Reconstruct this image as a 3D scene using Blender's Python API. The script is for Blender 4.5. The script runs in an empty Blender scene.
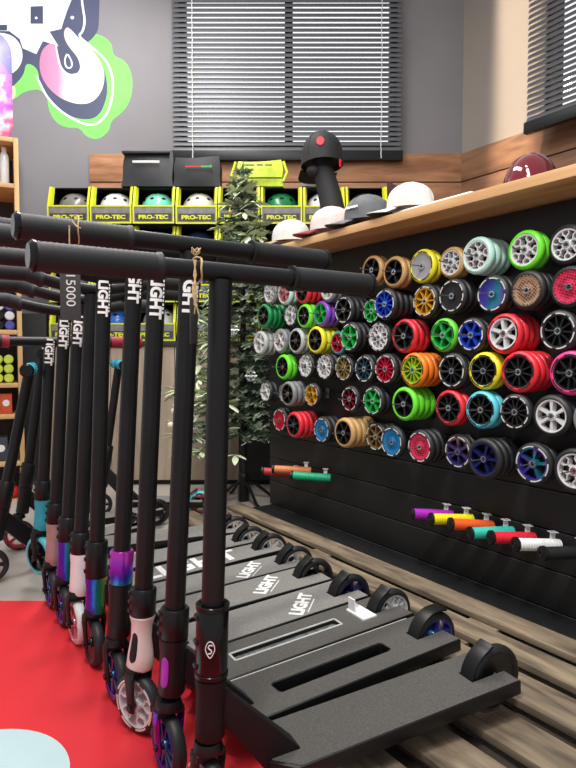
import bpy, bmesh, math, random
from mathutils import Vector, Matrix
from math import sin, cos, pi, radians, atan2, sqrt
random.seed(7)
SC = bpy.context.scene
COL = SC.collection
F = 600.0; CX = 288.0; CY = 384.0; CAMZ = 0.735
PITCH = math.atan(29.0/600.0)
sp, cp = sin(PITCH), cos(PITCH)
N = Vector((0.8262, 0.5633, 0)); D = Vector((-0.5633, 0.8262, 0))
NROT = atan2(N.y, N.x)
CAM = Vector((0, 0, CAMZ))

def ray(px, py):
    vx = (px-CX)/F; vz = -(py-CY)/F
    return Vector((vx, cp + sp*vz, -sp + cp*vz))
def on_n(px, py, n):
    r = ray(px, py); return CAM + r*(n/(r.dot(N)))
def on_z(px, py, z):
    r = ray(px, py); return CAM + r*((z-CAMZ)/r.z)
def on_y(px, py, y):
    r = ray(px, py); return CAM + r*(y/r.y)
def nt(n, t, z): return N*n + D*t + Vector((0, 0, z))
def to_nt(p): return p.dot(N), p.dot(D)
def on_line(n, px, z):
    """point with wall distance n and height z that stands in column px"""
    # x - q*(cp*y - sp*(z-CAMZ)) = 0, x = n*Nx + t*Dx ...
    q = (px-CX)/F
    k = -q*(-sp*(z-CAMZ))
    t = -(n*N.x - q*cp*n*N.y + k)/(D.x - q*cp*D.y)
    return nt(n, t, z)

# ------------------------------------------------------------------ materials
def s2l(c):
    return tuple(((v/255.0)/12.92 if v/255.0 <= .04045 else ((v/255.0+.055)/1.055)**2.4) for v in c)
MATS = {}
def mat(name, rgb, rough=.5, metal=0.0, var=.12, scale=30, bump=0.0, coat=0.0, spec=.5, **kw):
    if name in MATS: return MATS[name]
    m = bpy.data.materials.new(name); m.use_nodes = True
    nt_ = m.node_tree; b = nt_.nodes['Principled BSDF']
    lin = s2l(rgb)
    tc = nt_.nodes.new('ShaderNodeTexCoord')
    no = nt_.nodes.new('ShaderNodeTexNoise'); no.inputs['Scale'].default_value = scale; no.inputs['Detail'].default_value = 3
    nt_.links.new(tc.outputs['Object'], no.inputs['Vector'])
    cr = nt_.nodes.new('ShaderNodeValToRGB')
    cr.color_ramp.elements[0].position = .3; cr.color_ramp.elements[1].position = .7
    cr.color_ramp.elements[0].color = (*[v*(1-var) for v in lin], 1)
    cr.color_ramp.elements[1].color = (*[min(1, v*(1+var)) for v in lin], 1)
    nt_.links.new(no.outputs['Fac'], cr.inputs['Fac'])
    nt_.links.new(cr.outputs['Color'], b.inputs['Base Color'])
    b.inputs['Roughness'].default_value = rough
    b.inputs['Metallic'].default_value = metal
    b.inputs['Coat Weight'].default_value = coat
    b.inputs['Specular IOR Level'].default_value = spec
    if bump:
        bp = nt_.nodes.new('ShaderNodeBump'); bp.inputs['Strength'].default_value = bump; bp.inputs['Distance'].default_value = .002
        n2 = nt_.nodes.new('ShaderNodeTexNoise'); n2.inputs['Scale'].default_value = kw.get('bscale', 300)
        nt_.links.new(tc.outputs['Object'], n2.inputs['Vector'])
        nt_.links.new(n2.outputs['Fac'], bp.inputs['Height']); nt_.links.new(bp.outputs['Normal'], b.inputs['Normal'])
    if kw.get('trans'):
        b.inputs['Transmission Weight'].default_value = kw['trans']
    MATS[name] = m
    return m
def ramp_mat(name, stops, axis=2, scale=1.0, off=0.0, rough=.3, metal=0.0, noise=0.0, nscale=20):
    """anodised / printed colour that runs over the thing along one of its own axes"""
    m = bpy.data.materials.new(name); m.use_nodes = True
    t = m.node_tree; b = t.nodes['Principled BSDF']
    tc = t.nodes.new('ShaderNodeTexCoord'); sx = t.nodes.new('ShaderNodeSeparateXYZ')
    t.links.new(tc.outputs['Object'], sx.inputs[0])
    mu = t.nodes.new('ShaderNodeMath'); mu.operation = 'MULTIPLY_ADD'; mu.inputs[1].default_value = scale; mu.inputs[2].default_value = off
    t.links.new(sx.outputs[axis], mu.inputs[0])
    last = mu
    if noise:
        no = t.nodes.new('ShaderNodeTexNoise'); no.inputs['Scale'].default_value = nscale
        t.links.new(tc.outputs['Object'], no.inputs['Vector'])
        ad = t.nodes.new('ShaderNodeMath'); ad.operation = 'MULTIPLY_ADD'; ad.inputs[1].default_value = noise
        t.links.new(no.outputs['Fac'], ad.inputs[0]); t.links.new(mu.outputs[0], ad.inputs[2]); last = ad
    cr = t.nodes.new('ShaderNodeValToRGB'); el = cr.color_ramp.elements
    while len(el) < len(stops): el.new(.5)
    for e, (p, c) in zip(el, stops): e.position = p; e.color = (*s2l(c), 1)
    t.links.new(last.outputs[0], cr.inputs['Fac']); t.links.new(cr.outputs['Color'], b.inputs['Base Color'])
    b.inputs['Roughness'].default_value = rough; b.inputs['Metallic'].default_value = metal
    MATS[name] = m
    return m
def wood(name, c1, c2, sx=(2, 30, 30), rough=.6, plank=None):
    m = bpy.data.materials.new(name); m.use_nodes = True
    t = m.node_tree; b = t.nodes['Principled BSDF']
    tc = t.nodes.new('ShaderNodeTexCoord'); mp = t.nodes.new('ShaderNodeMapping'); mp.inputs['Scale'].default_value = sx
    t.links.new(tc.outputs['Object'], mp.inputs[0])
    no = t.nodes.new('ShaderNodeTexNoise'); no.inputs['Scale'].default_value = 1.5; no.inputs['Detail'].default_value = 6; no.inputs['Distortion'].default_value = .6
    t.links.new(mp.outputs[0], no.inputs['Vector'])
    cr = t.nodes.new('ShaderNodeValToRGB')
    cr.color_ramp.elements[0].position = .32; cr.color_ramp.elements[1].position = .68
    cr.color_ramp.elements[0].color = (*s2l(c1), 1); cr.color_ramp.elements[1].color = (*s2l(c2), 1)
    t.links.new(no.outputs['Fac'], cr.inputs['Fac']); t.links.new(cr.outputs['Color'], b.inputs['Base Color'])
    bp = t.nodes.new('ShaderNodeBump'); bp.inputs['Strength'].default_value = .25; bp.inputs['Distance'].default_value = .003
    t.links.new(no.outputs['Fac'], bp.inputs['Height']); t.links.new(bp.outputs['Normal'], b.inputs['Normal'])
    b.inputs['Roughness'].default_value = rough
    MATS[name] = m
    return m
def mesh_dots(name, rgb, dark, scale=150):
    m = bpy.data.materials.new(name); m.use_nodes = True
    t = m.node_tree; b = t.nodes['Principled BSDF']
    tc = t.nodes.new('ShaderNodeTexCoord'); v = t.nodes.new('ShaderNodeTexVoronoi'); v.inputs['Scale'].default_value = scale; v.inputs['Randomness'].default_value = .1
    t.links.new(tc.outputs['Object'], v.inputs['Vector'])
    cr = t.nodes.new('ShaderNodeValToRGB')
    cr.color_ramp.elements[0].position = .38; cr.color_ramp.elements[1].position = .5
    cr.color_ramp.elements[0].color = (*s2l(dark), 1); cr.color_ramp.elements[1].color = (*s2l(rgb), 1)
    t.links.new(v.outputs['Distance'], cr.inputs['Fac']); t.links.new(cr.outputs['Color'], b.inputs['Base Color'])
    b.inputs['Roughness'].default_value = .35; b.inputs['Metallic'].default_value = .3
    MATS[name] = m
    return m

BLK = mat('satin_black', (17, 17, 18), .42, spec=.4)
BLKR = mat('black_rubber', (27, 27, 28), .6, bump=.15, bscale=500)
BLKG = mat('gloss_black', (13, 13, 14), .2, spec=.4)
BLKB = mat('brown_black', (26, 20, 22), .6, spec=.25)
GRIP_SHEEN = mat('grip_tape', (130, 127, 123), .65, var=.25, scale=260, bump=.5, bscale=1400, spec=.6)  # farther decks: grazing sheen put into this lighter grey
GRIP_NEAR = mat('near_grip_tape', (84, 81, 77), .75, var=.25, scale=260, bump=.5, bscale=1400, spec=.5)  # same tape on the near decks, without the painted sheen
snow = mat('white_paint', (240, 236, 236), .35, var=.03)
WHT = mat('white_print', (240, 240, 238), .5, var=.03)
ALLOY = mat('bare_alloy', (206, 206, 202), .35, .2, var=.1)
STEEL = mat('bright_steel', (200, 200, 202), .25, 1.0, var=.05)
CHROME = mat('chrome', (215, 215, 218), .12, 1.0, var=.03)
DARKM = mat('dark_metal', (70, 70, 74), .35, .9)
RIDE = ramp_mat('oil_slick', [(0, (110, 30, 190)), (.25, (60, 60, 220)), (.5, (20, 150, 150)), (.75, (60, 150, 70)), (1, (190, 140, 40))], 0, 22, .5, .25, .6, .25, 30)
RIDE2 = ramp_mat('violet_oil_slick', [(0, (30, 170, 190)), (.35, (60, 60, 210)), (.65, (150, 40, 210)), (1, (190, 60, 180))], 2, 16, -4.2, .22, .6, .4, 40)

# ------------------------------------------------------------------ mesh building
class MB:
    def __init__(s): s.v = []; s.f = []
    def add(s, vs, fs, M=None):
        o = len(s.v)
        for p in vs:
            p = Vector(p)
            s.v.append(M @ p if M else p)
        s.f += [tuple(i+o for i in f) for f in fs]
        return s
    def box(s, a, b, M=None):
        (x0, y0, z0), (x1, y1, z1) = a, b
        vs = [(x0, y0, z0), (x1, y0, z0), (x1, y1, z0), (x0, y1, z0), (x0, y0, z1), (x1, y0, z1), (x1, y1, z1), (x0, y1, z1)]
        return s.add(vs, [(0, 3, 2, 1), (4, 5, 6, 7), (0, 1, 5, 4), (1, 2, 6, 5), (2, 3, 7, 6), (3, 0, 4, 7)], M)
    def lathe(s, prof, seg=32, axis='x', closed=False, M=None):
        """prof: (r, a) pairs; spun around the axis"""
        vs = []; fs = []; k = len(prof)
        for i in range(seg):
            a = 2*pi*i/seg
            for r, h in prof:
                if axis == 'x': vs.append((h, r*cos(a), r*sin(a)))
                elif axis == 'y': vs.append((r*sin(a), h, r*cos(a)))
                else: vs.append((r*cos(a), r*sin(a), h))
        for i in range(seg):
            j = (i+1) % seg
            for q in range(k if closed else k-1):
                q2 = (q+1) % k
                fs.append((i*k+q, j*k+q, j*k+q2, i*k+q2))
        if not closed:
            if prof[0][0] > 1e-6: fs.append(tuple(i*k for i in range(seg))[::-1])
            if prof[-1][0] > 1e-6: fs.append(tuple(i*k+k-1 for i in range(seg)))
        return s.add(vs, fs, M)
    def tube(s, pts, r, seg=14, cap=True, M=None, sq=None):
        pts = [Vector(p) for p in pts]; n = len(pts)
        rs = r if isinstance(r, (list, tuple)) else [r]*n
        vs = []; fs = []
        prev = None
        for i, p in enumerate(pts):
            d = (pts[min(i+1, n-1)]-pts[max(i-1, 0)]).normalized()
            if prev is None:
                u = d.orthogonal().normalized() if abs(d.z) > .9 else d.cross(Vector((0, 0, 1))).normalized()
                if abs(d.z) > .9: u = (Vector((1, 0, 0))-d*d.x).normalized()
            else:
                u = (prev - d*prev.dot(d)).normalized()
            prev = u; w = d.cross(u)
            for k in range(seg):
                a = 2*pi*k/seg
                ru, rw = (rs[i], rs[i]) if sq is None else (rs[i], rs[i]*sq)
                vs.append(p + u*cos(a)*ru + w*sin(a)*rw)
        for i in range(n-1):
            for k in range(seg):
                k2 = (k+1) % seg
                fs.append((i*seg+k, i*seg+k2, (i+1)*seg+k2, (i+1)*seg+k))
        if cap:
            fs.append(tuple(range(seg))[::-1]); fs.append(tuple((n-1)*seg+k for k in range(seg)))
        return s.add(vs, fs, M)
    def prism(s, poly, h0, h1, plane='xy', M=None):
        k = len(poly)
        def P(a, b, h):
            return {'xy': (a, b, h), 'xz': (a, h, b), 'yz': (h, a, b)}[plane]
        vs = [P(a, b, h0) for a, b in poly] + [P(a, b, h1) for a, b in poly]
        fs = [tuple(range(k))[::-1], tuple(range(k, 2*k))] + [(i, (i+1) % k, (i+1) % k+k, i+k) for i in range(k)]
        return s.add(vs, fs, M)
    def ribbon(s, path, w, h0, h1, plane='xz'):
        n = len(path); L = []; R = []
        for i in range(n):
            a = Vector(path[max(i-1, 0)]); b = Vector(path[min(i+1, n-1)]); d = (b-a).normalized()
            p = Vector(path[i]); q = Vector((-d.y, d.x))*w/2
            L.append(tuple(p+q)); R.append(tuple(p-q))
        for i in range(n-1):
            s.prism([L[i], L[i+1], R[i+1], R[i]], h0, h1, plane)
        return s
    def mesh(s, name, bevel=0, sharp=38, bevsel=None, segs=2):
        me = bpy.data.meshes.new(name)
        bm = bmesh.new()
        vs = [bm.verts.new(p) for p in s.v]
        for f in s.f:
            try: bm.faces.new([vs[i] for i in f])
            except ValueError: pass
        bmesh.ops.recalc_face_normals(bm, faces=bm.faces)
        if bevel:
            es = [e for e in bm.edges if len(e.link_faces) == 2 and e.calc_face_angle(0) > radians(25) and (bevsel is None or bevsel(e))]
            if es: bmesh.ops.bevel(bm, geom=es, offset=bevel, segments=segs, affect='EDGES', profile=.6)
        big = [f for f in bm.faces if len(f.verts) > 4]
        if big: bmesh.ops.triangulate(bm, faces=big)
        bm.to_mesh(me); bm.free()
        me.polygons.foreach_set('use_smooth', [True]*len(me.polygons))
        me.set_sharp_from_angle(angle=radians(sharp))
        me.materials.append(None)
        return me
def obj(name, mesh, m, parent=None, loc=(0, 0, 0), rot=(0, 0, 0), label=None):
    if isinstance(mesh, MB): mesh = mesh.mesh(name)
    o = bpy.data.objects.new(name, mesh); COL.objects.link(o)
    o.material_slots[0].link = 'OBJECT'; o.material_slots[0].material = m
    o.location = loc; o.rotation_euler = rot
    if parent: o.parent = parent
    if label: o['label'] = label
    return o
def tag(o, label=None, cat=None, group=None, kind=None):
    if label: o['label'] = label
    if cat: o['category'] = cat
    if group: o['group'] = group
    if kind: o['kind'] = kind
    return o
def thing(name, label, cat, loc=(0, 0, 0), rotz=0, group=None):
    o = bpy.data.objects.new(name, None); COL.objects.link(o)
    o.empty_display_size = .05
    o.location = loc; o.rotation_euler = (0, 0, rotz)
    return tag(o, label, cat, group)
def struct(name, mb, m, **kw):
    o = obj(name, mb, m, **kw); o['kind'] = 'structure'; return o
def children_of(o): return [c for c in COL.objects if c.parent == o]
def copy_tree(o, parent=None):
    c = o.copy(); COL.objects.link(c); c.parent = parent
    for ch in list(o.children): copy_tree(ch, c)
    return c
TXT = {}
def text_mesh(s, size=1.0, bold=.02, depth=.0006, sx=1.0, key=None):
    k = (s, size, bold, depth, sx)
    if k in TXT: return TXT[k]
    cu = bpy.data.curves.new('lettering', 'FONT'); cu.body = s; cu.size = size; cu.offset = bold*size; cu.extrude = depth/2
    cu.align_x = 'CENTER'; cu.align_y = 'CENTER'; cu.resolution_u = 3
    o = bpy.data.objects.new('lettering_tmp', cu); COL.objects.link(o)
    dg = bpy.context.evaluated_depsgraph_get()
    me = bpy.data.meshes.new_from_object(o.evaluated_get(dg))
    COL.objects.unlink(o); bpy.data.objects.remove(o)
    me.materials.clear(); me.materials.append(None)
    xs = [v.co.x for v in me.vertices]; ys = [v.co.y for v in me.vertices]
    mx, my = (min(xs)+max(xs))/2, (min(ys)+max(ys))/2
    for v in me.vertices: v.co.x = (v.co.x-mx)*sx; v.co.y -= my
    TXT[k] = me
    return me
def wrap_text(s, size, bold, r, sx=1.0):
    """lettering that reads down a vertical tube of radius r; the middle faces local -y"""
    me = text_mesh(s, size, bold, .0004, sx).copy()
    bm = bmesh.new(); bm.from_mesh(me)
    h = max(v.co.y for v in bm.verts)
    for i in range(-5, 6):
        bmesh.ops.bisect_plane(bm, geom=bm.verts[:]+bm.edges[:]+bm.faces[:], plane_co=(0, h*i/6, 0), plane_no=(0, 1, 0))
    for v in bm.verts:
        rr = r + .0004 + (v.co.z)
        a = v.co.y/r
        v.co = Vector((rr*sin(a), -rr*cos(a), -v.co.x))
    bm.to_mesh(me); bm.free()
    return me

# ------------------------------------------------------------------ camera
cam = bpy.data.cameras.new('camera'); co = bpy.data.objects.new('camera', cam); COL.objects.link(co)
co.location = CAM; co.rotation_euler = (pi/2-PITCH, 0, 0)
cam.sensor_fit = 'HORIZONTAL'; cam.sensor_width = 36; cam.lens = 36*F/576; cam.clip_start = .02
SC.camera = co

# ------------------------------------------------------------------ the setting
YW = 3.80; ROOMH = 3.15
floor_m = mat('pale_concrete', (176, 168, 160), .45, var=.12, scale=3, bump=.05, bscale=40)
wall_m = mat('grey_wall_paint', (130, 126, 128), .7, var=.04, scale=4)
warm_wall_m = mat('taupe_wall_paint', (142, 132, 123), .7, var=.04, scale=4)
struct('floor', MB().box((-3.2, -.6, -.05), (3.2, 5.4, 0)), floor_m)
# back wall with the window opening
CORX = on_y(462, 155, YW).x
wx0, wx1, wz0 = on_y(179, 100, YW).x, on_y(397, 100, YW).x, 2.0
wz1 = 3.0
struct('wall_back', MB().box((-3.2, YW, 0), (wx0, YW+.12, ROOMH)).box((wx1, YW, 0), (CORX+.08, YW+.12, ROOMH))
       .box((wx0, YW, 0), (wx1, YW+.12, wz0)).box((wx0, YW, wz1), (wx1, YW+.12, ROOMH)), wall_m)
NR, TC = to_nt(Vector((CORX, YW, 0)))
RW = Matrix.Translation((CORX, YW, 0)) @ Matrix.Rotation(NROT, 4, 'Z')
# right wall: local x = outwards, local y runs back along D ; it starts at the corner and comes forward
rx0 = -on_n(545, 100, NR).dot(D)+TC   # distance from corner to window edge
struct('wall_right', MB().box((0, -rx0, 0), (.12, 0, ROOMH)).box((0, -rx0-1.0, 0), (.12, -rx0, 1.98)).box((0, -rx0-1.0, 2.95), (.12, -rx0, ROOMH))
       .box((0, -4.2, 0), (.12, -rx0-1.0, ROOMH)), warm_wall_m, loc=(CORX, YW, 0), rot=(0, 0, NROT))
wframe = mat('window_frame_brown', (74, 62, 58), .5)
glass = mat('window_glass', (250, 250, 250), .02, trans=1.0, var=0)
wf = struct('window_1', MB().box((wx0, YW+.03, wz0), (wx0+.04, YW+.09, wz1)).box((wx1-.04, YW+.03, wz0), (wx1, YW+.09, wz1))
       .box((wx0, YW+.03, wz0), (wx1, YW+.09, wz0+.05)).box((wx0, YW+.03, wz1-.05), (wx1, YW+.09, wz1)).box((-.02, YW+.05, wz0), (.03, YW+.09, wz1)), wframe)
obj('pane', MB().box((wx0+.04, YW+.055, wz0+.05), (wx1-.04, YW+.06, wz1-.05)), glass, wf)
w2 = struct('window_2', MB().box((.03, -rx0-1.0, 1.98), (.09, -rx0-.95, 2.95)).box((.03, -rx0-.05, 1.98), (.09, -rx0, 2.95))
       .box((.03, -rx0-1, 1.98), (.09, -rx0, 2.03)).box((.03, -rx0-1, 2.9), (.09, -rx0, 2.95)), wframe, loc=(CORX, YW, 0), rot=(0, 0, NROT))
obj('pane', MB().box((.055, -rx0-.95, 2.03), (.06, -rx0-.05, 2.9)), glass, w2)
# wooden plank band below the windows
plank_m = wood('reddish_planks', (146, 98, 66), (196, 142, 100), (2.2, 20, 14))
plank_shade = wood('shaded_planks', (104, 70, 48), (146, 104, 74), (20, 2.2, 14))  # same planks, the shade on the right wall put into the colour
zt = on_y(430, 154, YW).z
bx0 = on_y(90, 155, YW).x
mb = MB(); z = zt
while z > .95:
    mb.box((bx0, YW-.02, max(z-.175, .9)), (CORX-.001, YW, z-.004)); z -= .178
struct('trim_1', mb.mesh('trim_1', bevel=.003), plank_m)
mb = MB(); z = zt
while z > .95:
    mb.box((-.02, -3.0, max(z-.175, .9)), (0, -.012, z-.004)); z -= .178
struct('trim_2', mb.mesh('trim_2', bevel=.003), plank_shade, loc=(CORX, YW, 0), rot=(0, 0, NROT))

# ------------------------------------------------------------------ blinds
slat_m = mat('black_blind_slat', (92, 92, 96), .4, var=.05)
cord_m = mat('white_cord', (225, 225, 222), .6)
def blind(label, x0, x1, y, z0, z1, M, tilt):
    r = thing('venetian_blind', label, 'blind'); r.matrix_world = M
    mb = MB(); z = z0+.045
    while z < z1:
        A = Matrix.Translation((0, y, z)) @ Matrix.Rotation(tilt, 4, 'X')
        for k in range(3):   # a shallow curved slat
            ya, yb = -.0145+.0097*k, -.0145+.0097*(k+1)
            za, zb = .0025*(1-(ya/.0145)**2), .0025*(1-(yb/.0145)**2)
            mb.add([(x0+.01, ya, za), (x1-.01, ya, za), (x1-.01, yb, zb), (x0+.01, yb, zb),
                    (x0+.01, ya, za-.0006), (x1-.01, ya, za-.0006), (x1-.01, yb, zb-.0006), (x0+.01, yb, zb-.0006)],
                   [(0, 1, 2, 3), (7, 6, 5, 4), (0, 4, 5, 1), (2, 6, 7, 3), (1, 5, 6, 2), (0, 3, 7, 4)], A)
        z += .0295
    o = obj('slats', mb.mesh('slats'), slat_m, r)
    obj('bottom_rail', MB().box((x0, y-.018, z0-.03), (x1, y+.018, z0+.03)).mesh('rail', bevel=.004), BLK, r)
    obj('head_rail', MB().box((x0, y-.02, z1), (x1, y+.02, z1+.05)).mesh('rail', bevel=.003), BLK, r)
    for f in (.095, .905):
        xx = x0+(x1-x0)*f
        mb = MB(); zz = z0-.02
        while zz < z1-.02:
            mb.tube([(xx+random.uniform(-.003, .003), y-.021, zz), (xx+random.uniform(-.003, .003), y-.021, zz+.0295)], .003, 6); zz += .0295
        obj('ladder_cord', mb, cord_m, r)
    return r
bxa, bxb = on_y(171, 100, YW-.05).x, on_y(403, 100, YW-.05).x
bz0 = on_y(288, 156, YW-.05).z
blind('black venetian blind across the wide window behind the helmet boxes', bxa, bxb, YW-.05, bz0, 3.02, Matrix.Identity(4), radians(66))
e0 = TC-on_n(537, 100, NR-.05).dot(D)
bz2 = on_n(540, 132, NR-.05).z
blind('black venetian blind at the right edge, on the wall with the sunlit strip', -(e0+1.05), -e0, 0.05, bz2, 2.98,
      Matrix.Translation(nt(NR-.10, TC, 0)) @ Matrix.Rotation(NROT+pi/2, 4, 'Z'), radians(-64))

# ------------------------------------------------------------------ mural
mural = thing('graffiti_mural', 'spray painted white, pink and green graffiti on the grey wall', 'graffiti', (0, YW, 0))
def mp(pts, yy=YW, ox=0):
    out = []
    for a, b in pts:
        p = on_y(a/3.84, b/3.84, yy); out.append((p.x, p.z))
    return out
def smooth(pts, it=2):
    for _ in range(it):
        q = []
        for i in range(len(pts)):
            a, b = pts[i], pts[(i+1) % len(pts)]
            q += [(a[0]*.75+b[0]*.25, a[1]*.75+b[1]*.25), (a[0]*.25+b[0]*.75, a[1]*.25+b[1]*.75)]
        pts = q
    return pts
def openspline(pts, it=3):
    for _ in range(it):
        q = [pts[0]]
        for a, b in zip(pts, pts[1:]):
            q += [(a[0]*.75+b[0]*.25, a[1]*.75+b[1]*.25), (a[0]*.25+b[0]*.75, a[1]*.25+b[1]*.75)]
        pts = q+[pts[-1]]
    return pts
GREEN = mat('spray_green', (122, 214, 96), .6, var=.08, scale=3)
NAVY = mat('spray_navy', (72, 76, 100), .6, var=.1, scale=3)
MWH = mat('spray_white', (236, 240, 246), .6, var=.03)
CREAM = ramp_mat('spray_pink_to_cream', [(0, (200, 110, 156)), (.42, (222, 140, 170)), (.62, (246, 226, 206)), (1, (250, 248, 226))], 0, 2.6, 4.05, .6, 0, .15, 4)
YEL = mat('spray_yellow', (240, 232, 150), .6)
lay = lambda i: (-.0006*(i+1), -.0006*i)
def paint(name, polys, i, m, sm=True):
    b = MB()
    for p in polys: b.prism(mp(smooth(p) if sm else p), lay(i)[0], lay(i)[1], 'xz')
    return obj(name, b, m, mural)
paint('green_cloud', [[(300, 120), (385, 132), (430, 165), (432, 215), (482, 232), (508, 290), (508, 355), (492, 405), (460, 440), (425, 465), (420, 505), (375, 538), (330, 525), (305, 488), (255, 492), (212, 468), (186, 420), (182, 370), (150, 342), (120, 345), (85, 356), (55, 382), (20, 372), (-60, 330), (0, 200), (100, 150)]], 0, GREEN)
paint('yellow_patch', [[(20, 320), (60, 330), (62, 370), (40, 392), (10, 388), (-20, 360)]], 1, YEL)
paint('navy_shadow', [[(-220, -60), (385, -60), (380, 60), (378, 120), (345, 160), (322, 168), (372, 212), (402, 268), (414, 330), (408, 385), (385, 438), (350, 460), (290, 455), (228, 425), (176, 375), (152, 320), (146, 262), (100, 238), (92, 290), (45, 338), (-10, 360), (-220, 340)]], 2, NAVY)
paint('white_letters', [[(-220, -60), (300, -60), (275, 0), (255, 50), (235, 112), (190, 122), (225, 178), (165, 158), (140, 208), (88, 186), (76, 150), (36, 120), (-220, 118)]], 3, MWH, False)
paint('white_round_letter', [[(-120, 130), (10, 122), (70, 150), (92, 215), (70, 270), (20, 295), (-120, 300)]], 3, MWH)
for q_ in ([(118, 26), (166, 24), (166, 92), (118, 92)], [(-20, 96), (28, 96), (28, 118), (-20, 118)], [(-60, 180), (5, 178), (22, 210), (5, 245), (-60, 248)]): paint('letter_counter', [q_], 4, NAVY, False)
paint('drop', [[(165, 182), (212, 160), (226, 215), (240, 268), (280, 292), (312, 270), (302, 222), (262, 178), (243, 135), (255, 102), (275, 116), (312, 158), (362, 198), (398, 258), (402, 312), (386, 362), (350, 397), (300, 402), (238, 382), (188, 342), (158, 292), (150, 240)]], 4, CREAM)
b = MB()
def stroke(pts, w, i): 
    q = mp(openspline(pts)); b = MB(); b.ribbon([Vector(p) for p in q], w, *lay(i)); obj('white_outline', b, MWH, mural)
stroke([(312, -40), (318, 30), (328, 80), (318, 125), (300, 138), (345, 176), (405, 225), (434, 290), (434, 360), (420, 425), (385, 472), (345, 484), (295, 466), (235, 430), (185, 380), (158, 330), (140, 290)], .013, 5)
stroke([(215, 170), (222, 215), (232, 262), (262, 290), (300, 285)], .008, 5)
stroke([(258, 208), (248, 232), (255, 262), (275, 262), (278, 240), (262, 210)], .009, 5)
paint('highlight_dot', [[(278-9, 68), (278, 78), (278+10, 68), (278, 60)]], 5, MWH)
paint('highlight_dot', [[(140-7, 70), (140, 77), (147, 70), (140, 63)]], 5, MWH)

# ------------------------------------------------------------------ counter, boxes, helmets
YB = 3.36
cx0, cx1 = on_y(47, 400, YB).x, on_y(240, 400, YB).x
cz = on_y(150, 341, YB).z
panel_m = wood('weathered_brown_panel', (158, 140, 122), (184, 166, 146), (14, 14, 1.5), .7)
dk_m = mat('charcoal_panel', (44, 43, 44), .6)
bw = .2345; bh = .2165; bx = on_y(67.5, 200, YB).x
cart = mat('black_card', (38, 38, 40), .7)
cnt = thing('counter', 'long low counter with weathered brown front carrying the boxed helmets', 'counter', ((cx0+cx1)/2, YB, 0))
ox = -(cx0+cx1)/2
x = cx0
while x < cx1-.01:
    obj('front_panel', MB().box((x+ox, 0, .03), (min(x+.36, cx1)+ox-.003, .02, cz-.03)).mesh('panel', bevel=.002), panel_m, cnt); x += .36
obj('end_panel', MB().box((cx1+ox, 0, .03), (1.0+ox, .02, cz-.03)), dk_m, cnt, label='charcoal panel')
obj('countertop', MB().box((cx0+ox-.01, -.01, cz-.03), (1.0+ox, .42, cz)).mesh('top', bevel=.003), dk_m, cnt)
tag(obj('carton', MB().box((bx+5.53*bw*1.008, YB+.02, cz+.0005), (bx+7.3*bw*1.008, YB+.28, cz+3*bh-.001)).mesh('w', bevel=.004), cart), 'plain black carton under the two rightmost top boxes', 'carton')
obj('plinth', MB().box((cx0+ox, .03, 0), (1.0+ox, .05, .03)), BLK, cnt)
obj('side_panel', MB().box((cx0+ox, .02, 0), (cx0+ox+.02, .41, cz-.03)), dk_m, cnt)
# dark blank panel left of the counter
tag(obj('dark_partition', MB().box((-1.62, 3.4, 0), (cx0-.012, 3.44, .97)).mesh('p', bevel=.003), dk_m), 'charcoal partition board between the pine cubby shelf and the brown counter', 'partition')

bw = .2345; bh = .2165
yel = mat('box_yellow', (222, 230, 40), .55, var=.05)
cart = mat('black_card', (38, 38, 40), .7)
lip_m = mat('grey_box_print', (132, 130, 126), .6, var=.25, scale=25)
box_meshes = {}
w = bw-.004
hz = bh-.004; lipz = .100
mb = MB()
mb.box((-w/2, 0, 0), (w/2, .29, .003)).box((-w/2, .287, 0), (w/2, .29, hz)).box((-w/2, .06, hz-.003), (w/2, .29, hz))
side = [(0, 0), (.29, 0), (.29, hz), (.04, hz), (.0, lipz+.0)]
for sx in (-1, 1):
    x_ = sx*(w/2-.0015); mb.prism(side, x_-.0015, x_+.0015, 'yz')
box_meshes['carton'] = mb.mesh('carton')
for sx in (-1, 1):
    mb = MB()
    xo, xi = sx*w/2, sx*(w/2-.012)
    a, b_ = min(xo, xi), max(xo, xi)
    # slanted yellow flange along the front edge of the side
    mb.add([(a, -.004, lipz), (b_, -.004, lipz), (b_, .036, hz), (a, .036, hz), (a, -.001, lipz), (b_, -.001, lipz), (b_, .039, hz), (a, .039, hz)],
           [(0, 1, 2, 3), (7, 6, 5, 4), (0, 4, 5, 1), (2, 6, 7, 3), (1, 5, 6, 2), (0, 3, 7, 4)])
    mb.add([(xi, -.004, lipz), (xi-sx*.001, -.004, lipz), (xi-sx*.001, .036, hz), (xi, .036, hz), (xi-sx*.010, .06, hz), (xi-sx*.010, .03, lipz)],
           [(0, 3, 4, 5)])
    box_meshes['yellow_edge', sx] = mb.mesh('edge')
box_meshes['front_panel'] = MB().box((-w/2, -.004, 0), (w/2, 0, lipz)).mesh('lip')
mb = MB(); e = .008
mb.box((-w/2, -.006, 0), (w/2, -.0042, e)).box((-w/2, -.006, lipz-e), (w/2, -.0042, lipz)).box((-w/2, -.006, e), (-w/2+e, -.0042, lipz-e)).box((w/2-e, -.006, e), (w/2, -.0042, lipz-e))
box_meshes['border'] = mb.mesh('border')
mb = MB().box((-w/2+.014, -.0052, .015), (w/2-.014, -.0042, .056))
box_meshes['band'] = mb.mesh('band')
band_m = mat('box_band_charcoal', (66, 64, 62), .6)
tm = text_mesh('PRO-TEC', .030, .045, .0006, 1.35)
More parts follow.
